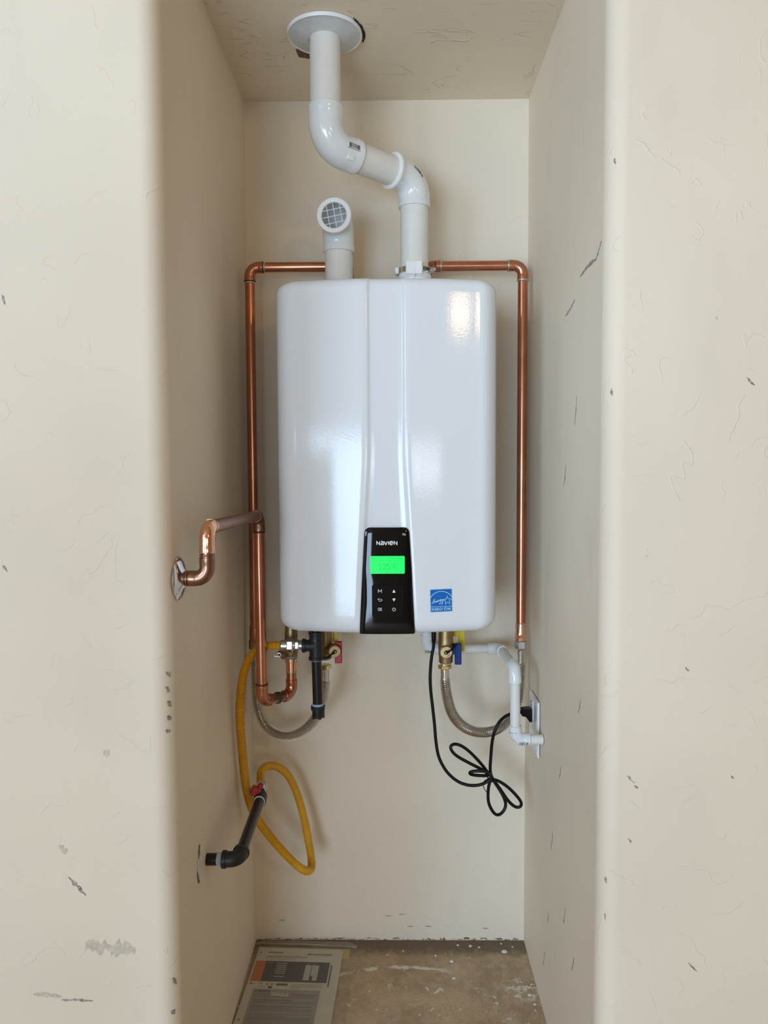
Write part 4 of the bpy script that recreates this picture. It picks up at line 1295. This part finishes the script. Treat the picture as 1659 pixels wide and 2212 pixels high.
cord = thing('power_cord', 'black power cord tied in a loose bow and plugged in at the right wall', 'power cord', (0.2, -0.16, 0.39))
cp = [(0.0885, -0.160, 0.795), (0.0885, -0.160, 0.777), (0.0842, -0.160, 0.7553), (0.081, -0.160, 0.7162), (0.082, -0.160, 0.6813), (0.0863, -0.160, 0.642), (0.0905, -0.160, 0.6025), (0.0937, -0.160, 0.563), (0.1002, -0.160, 0.5277),
      (0.1163, -0.162, 0.4968), (0.1401, -0.164, 0.4747), (0.1661, -0.167, 0.4659), (0.192, -0.170, 0.4681), (0.2114, -0.172, 0.4791), (0.2167, -0.172, 0.4858), (0.2092, -0.170, 0.4968), (0.1876, -0.168, 0.499),
      (0.1703, -0.165, 0.4957), (0.1682, -0.162, 0.4902), (0.179, -0.159, 0.4858), (0.2049, -0.157, 0.4836), (0.2135, -0.155, 0.4850), (0.1962, -0.153, 0.4968), (0.1703, -0.152, 0.5101), (0.1401, -0.152, 0.5277), (0.1271, -0.152, 0.5432),
      (0.1293, -0.150, 0.552), (0.1444, -0.148, 0.552), (0.1659, -0.147, 0.5387), (0.1919, -0.147, 0.5123), (0.2092, -0.147, 0.4902), (0.22, -0.147, 0.4747), (0.2374, -0.147, 0.4482), (0.2494, -0.148, 0.426), (0.2516, -0.150, 0.4082),
      (0.2398, -0.153, 0.3927), (0.2268, -0.157, 0.3949), (0.2137, -0.160, 0.4171), (0.2104, -0.162, 0.4393), (0.2125, -0.163, 0.4659), (0.2179, -0.163, 0.4769), (0.2351, -0.161, 0.4725), (0.259, -0.159, 0.4548), (0.2807, -0.157, 0.4304),
      (0.2872, -0.155, 0.4149), (0.2765, -0.153, 0.4082), (0.2591, -0.153, 0.4216), (0.2395, -0.155, 0.4504), (0.22, -0.156, 0.4791), (0.2156, -0.158, 0.4968), (0.2163, -0.162, 0.528), (0.2183, -0.170, 0.5665), (0.2235, -0.173, 0.5915),
      (0.2352, -0.170, 0.6125), (0.2540, -0.160, 0.6235), (0.2755, -0.145, 0.6230), (0.2900, -0.13, 0.6204)]
MB().tube(relax(smooth_path(cp, 0.0025), 6), 0.0036, 12).build('cord', 'black_rubber', cord, 60)
MB().lathe([(0, 0.0034), (0.002, 0.0046), (0.018, 0.0054), (0.0635, 0.0056)], (0.0888, -0.160, 0.7860), (0.02, 0, 1), 12).build('strain_relief', 'black_rubber', cord, 40)
MB().prism([(0.289, 0.6145), (0.2985, 0.6120), (0.3060, 0.6010), (0.3150, 0.6000), (0.3160, 0.6100), (0.3150, 0.6290), (0.3060, 0.6310), (0.289, 0.6285)], (0, -0.141, 0), (1, 0, 0), (0, 0, 1), (0, 0.022, 0)).build('plug', 'black_rubber', cord, 0)
MB().tube(relax(smooth_path([(0.209, -0.174, 0.486), (0.2155, -0.179, 0.4800), (0.2220, -0.170, 0.4760), (0.2200, -0.150, 0.4800), (0.213, -0.145, 0.486), (0.209, -0.160, 0.490), (0.2085, -0.176, 0.484)], 0.002), 2), 0.0014, 8).build('cord_tie', 'black_rubber', cord, 60)
MB().tube(relax(smooth_path([(0.2100, -0.176, 0.4850), (0.199, -0.178, 0.4790), (0.1985, -0.176, 0.4660), (0.203, -0.174, 0.4570), (0.208, -0.174, 0.4500)], 0.002), 2), 0.0009, 8).build('cord_tie', 'black_rubber', cord, 60)

# ------------------------------------------------------------------ manual in its plastic bag
ma = math.radians(-2.4)
MU, MV_ = V((math.cos(ma), math.sin(ma), 0)), V((math.sin(ma), -math.cos(ma), 0))
MO = V((-0.3315, -0.0395, 0.0052))


def pg(u, v, h=0.0):
    return MO + MU * u + MV_ * v + UP * h


manual = thing('printed_manual', 'printed information manual with dark picture band, inside the clear bag', 'booklet', MO)
PW, PL_ = 0.206, 0.275
MB().prism([(0, 0), (PW, 0), (PW, PL_), (0, PL_)], MO - UP * 0.004, MU, MV_, UP * 0.004).build('cover_page', 'paper', manual, 0)


def ink(name, u0, v0, u1, v1, mat, h=0.0003, parent=manual):
    return MB().prism([(u0, v0), (u1, v0), (u1, v1), (u0, v1)], pg(0, 0, h), MU, MV_, UP * 0.0001).build(name, mat, parent, 0)


ink('orange_block', 0.004, 0.050, 0.028, 0.122, 'ink_orange')
ink('picture_band', 0.028, 0.050, 0.180, 0.122, 'ink_navy')
ink('grey_box', 0.018, 0.148, 0.170, 0.262, 'ink_grey')
ink('side_bar', 0.1835, 0.060, 0.1865, 0.135, 'ink_navy')
text('title_lettering', "User's Information Manual", 0.0085, 0.098, pg(0.072, 0.032, 0.0004), 'ink_mid', manual, MU, -MV_)
MB().prism([(0.022, 0.0395), (0.096, 0.0395), (0.096, 0.0425), (0.022, 0.0425)], pg(0, 0, 0.0003), MU, MV_, UP * 0.0001).build('subtitle', 'ink_light', manual, 0)
text('maker_lettering', 'NAVIEN', 0.0062, 0.046, pg(0.157, 0.021, 0.0004), 'ink_text', manual, MU, -MV_, 0.02)
ink('maker_underline', 0.134, 0.0265, 0.178, 0.0275, 'ink_light')
MB().prism([(0.1205, 0.0245), (0.1235, 0.018), (0.1260, 0.018), (0.1230, 0.0245)], pg(0, 0, 0.0003), MU, MV_, UP * 0.0001).prism([(0.1250, 0.0245), (0.1285, 0.018), (0.1305, 0.018), (0.1305, 0.0245)], pg(0, 0, 0.0003), MU, MV_, UP * 0.0001).build('maker_symbol', 'ink_text', manual, 0)
ink('header_smudge', 0.026, 0.0155, 0.062, 0.0195, 'ink_mid')
for k in range(6):
    ink('list_line', 0.055, 0.056 + k * 0.0072, 0.079, 0.0585 + k * 0.0072, 'ink_light', 0.0005)
ink('list_line', 0.055, 0.103, 0.079, 0.1055, 'ink_light', 0.0005)
ink('list_line', 0.033, 0.055, 0.046, 0.058, 'ink_mid', 0.0005)
# small printed picture of a heater
MB().prism([(0.124, 0.062), (0.138, 0.062), (0.138, 0.115), (0.124, 0.115)], pg(0, 0, 0.0005), MU, MV_, UP * 0.0001).prism([(0.1395, 0.062), (0.156, 0.062), (0.156, 0.115), (0.1455, 0.115), (0.1455, 0.100), (0.1395, 0.098)], pg(0, 0, 0.0005), MU, MV_, UP * 0.0001) \
    .prism([(0.128, 0.059), (0.131, 0.059), (0.131, 0.062), (0.128, 0.062)], pg(0, 0, 0.0005), MU, MV_, UP * 0.0001).prism([(0.141, 0.059), (0.144, 0.059), (0.144, 0.062), (0.141, 0.062)], pg(0, 0, 0.0005), MU, MV_, UP * 0.0001).build('picture_heater', 'ink_light', manual, 0)
for u0, u1, v0, v1, mt in [(0.012, 0.018, .129, .132, 'ink_light'), (0.028, 0.034, .128, .133, 'ink_grey'), (0.043, 0.049, .129, .133, 'ink_mid'), (0.055, 0.061, .129, .133, 'ink_mid'), (0.067, 0.093, .128, .135, 'ink_text'),
                           (0.025, 0.044, .138, .143, 'ink_light'), (0.050, 0.059, .1375, .145, 'ink_text')]:
    ink('printed_badge', u0, v0, u1, v1, mt)
for k in range(4):
    ink('text_line', 0.100, 0.129 + k * 0.0045, 0.172 - (k == 3) * .045, 0.1305 + k * 0.0045, 'ink_grey')
ink('warning_badge', 0.024, 0.151, 0.058, 0.158, 'ink_text', 0.0005)
MB().prism([(0.026, 0.157), (0.032, 0.157), (0.029, 0.152)], pg(0, 0, 0.0007), MU, MV_, UP * 0.0001).build('warning_triangle', 'ink_light', manual, 0)
text('warning_lettering', 'WARNING', 0.0038, 0.021, pg(0.0455, 0.1545, 0.0007), 'ink_light', manual, MU, -MV_)
st2 = MB().prism([(0.062, 0.157), (0.100, 0.162), (0.100, 0.171), (0.062, 0.167)], pg(0, 0, 0.0007), MU, MV_, UP * 0.0002).build('barcode_sticker', 'paper', manual, 0)
b = MB()
rnd = random.Random(4)
for k in range(20):
    u0 = 0.0645 + k * 0.0017
    f0 = (u0 - 0.062) / 0.038 * 0.005
    b.prism([(u0, .1580 + f0), (u0 + rnd.choice((.0004, .0007, .0011)), .1580 + f0), (u0 + .0004, .1650 + f0), (u0, .1650 + f0)], pg(0, 0, 0.0010), MU, MV_, UP * 0.0001)
b.build('barcode', 'ink_text', st2, 0)
k = 0
v_ = 0.163
while v_ < 0.256:
    if k not in (3, 7, 12):
        u1 = 0.166 - (0.05 if k % 5 == 4 else 0.0) - (k % 3) * 0.004
        u0 = 0.106 if 0.160 < v_ < 0.172 else 0.024
        ink('text_line', u0, v_, u1, v_ + 0.0018, 'ink_mid' if k % 4 else 'ink_text', 0.0005)
        if u0 > 0.1:
            ink('text_line', 0.024, v_, 0.058, v_ + 0.0018, 'ink_mid', 0.0005)
    v_ += 0.0048
    k += 1
for v_ in (0.0185, 0.130, 0.245):
    MB().lathe([(0, 0.0028), (0.0001, 0.0028)], pg(0.008, v_, 0.0003), UP, 16).build('punch_hole', 'ink_mid', manual, 0)

yp = MB().prism([(-0.004, -0.010), (0.222, -0.010), (0.222, 0.028), (-0.004, 0.030)], pg(0, 0, -0.0048), MU, MV_, UP * 0.0006).build('yellow_paper', 'paper_yellow', None, 0)
tag(yp, 'yellow paper strip showing above the manual in the bag', 'paper')

bag = thing('zip_bag', 'clear zip plastic bag around the manual on the floor', 'plastic bag', (-0.22, -0.2, 0.001))


def bag_sheet(z0, amp, u0, u1, v0, v1, nu, nv, seed, edge=0.0):
    rnd = random.Random(seed)
    ph = [rnd.uniform(0, 6) for _ in range(4)]
    vs, fs = [], []
    for j in range(nv + 1):
        for i in range(nu + 1):
            u, v = u0 + (u1 - u0) * i / nu, v0 + (v1 - v0) * j / nv
            h = z0 + amp * (math.sin(u * 60 + ph[0]) * math.sin(v * 45 + ph[1]) + 0.6 * math.sin(u * 130 + v * 90 + ph[2]))
            e = min(i, nu - i) / nu
            if edge and e < 0.08:
                h = edge + (h - edge) * (e / 0.08)
            q = MO + MU * u + MV_ * v
            q.x = max(q.x, XL + 0.0015 + 0.0005 * (i % 2))
            vs.append(V((q.x, q.y, max(h, 0.0012))))
    for j in range(nv):
        for i in range(nu):
            a = j * (nu + 1) + i
            fs.append((a, a + 1, a + nu + 2, a + nu + 1))
    return MB().add(vs, fs)


bag_sheet(0.0092, 0.0009, -0.013, 0.236, -0.006, 0.31, 50, 60, 1, 0.0016).build('film', 'film', bag, 60)
bag_sheet(0.0098, 0.0008, -0.013, 0.238, -0.0245, -0.006, 50, 4, 2, 0.002).build('zip_flap', 'zip', bag, 60)
a_, b_ = pg(-0.010, -0.009), pg(0.237, -0.009)
MB().tube([V((a_.x, a_.y, 0.0105)), V(((a_ + b_) / 2).to_tuple()[:2] + (0.011,)), V((b_.x, b_.y, 0.0075))], 0.0011, 8).build('zip_ridge', 'zip', bag, 60)

# ------------------------------------------------------------------ crumbs of plaster on the slab
chips = [(0.2660, -0.048, .0065, 'largest white plaster chip on the slab, near the back right corner'), (0.206, -0.030, .0030, 'tiny white crumb by the back wall, middle of three in a row'),
         (0.155, -0.022, .0032, 'small white crumb by the back wall, leftmost of three in a row'), (0.185, -0.026, .0045, 'larger white crumb among those by the back wall'),
         (0.098, -0.062, .0030, 'small pale crumb just behind the white paint arc'), (0.135, -0.085, .0052, 'pale plaster chip beside the right end of the white paint arc'),
         (0.262, -0.015, .0026, 'tiny white crumb against the back wall, behind the largest chip'), (0.288, -0.028, .0026, 'tiny white crumb in the back right corner of the slab'),
         (0.300, -0.200, .0045, 'white crumb at the foot of the right wall, on the white patch'), (0.306, -0.230, .0035, 'nearest white crumb at the foot of the right wall'),
         (0.02, -0.045, .0026, 'tiny white crumb behind the middle of the paint arc'), (-0.02, -0.060, .0022, 'tiny crumb behind the left part of the paint arc'),
         (0.135, -0.145, .0042, 'pale crumb in front of the right end of the paint arc'), (0.31, -0.165, .0030, 'small white crumb touching the foot of the right wall')]
for i, (x, y, s, lb) in enumerate(chips):
    rnd = random.Random(900 + i)
    me_b = MB()
    vs, fs = [], []
    rings = [(0.0, 0.75), (0.35, 1.0), (0.75, 0.8), (1.0, 0.35)]
    for h, r_ in rings:
        for k in range(7):
            a = 2 * math.pi * k / 7
            rr = s * r_ * rnd.uniform(0.75, 1.2)
            vs.append(V((x + rr * math.cos(a) * 1.15, y + rr * math.sin(a), 0.0001 + h * s * 0.8)))
    for j in range(3):
        for k in range(7):
            fs.append((j * 7 + k, j * 7 + (k + 1) % 7, (j + 1) * 7 + (k + 1) % 7, (j + 1) * 7 + k))
    fs += [tuple(range(7))[::-1], tuple(range(21, 28))]
    o = me_b.add(vs, fs).build('plaster_chip', 'chip', None, 25)
    tag(o, lb, 'debris', 'plaster crumbs on the slab')
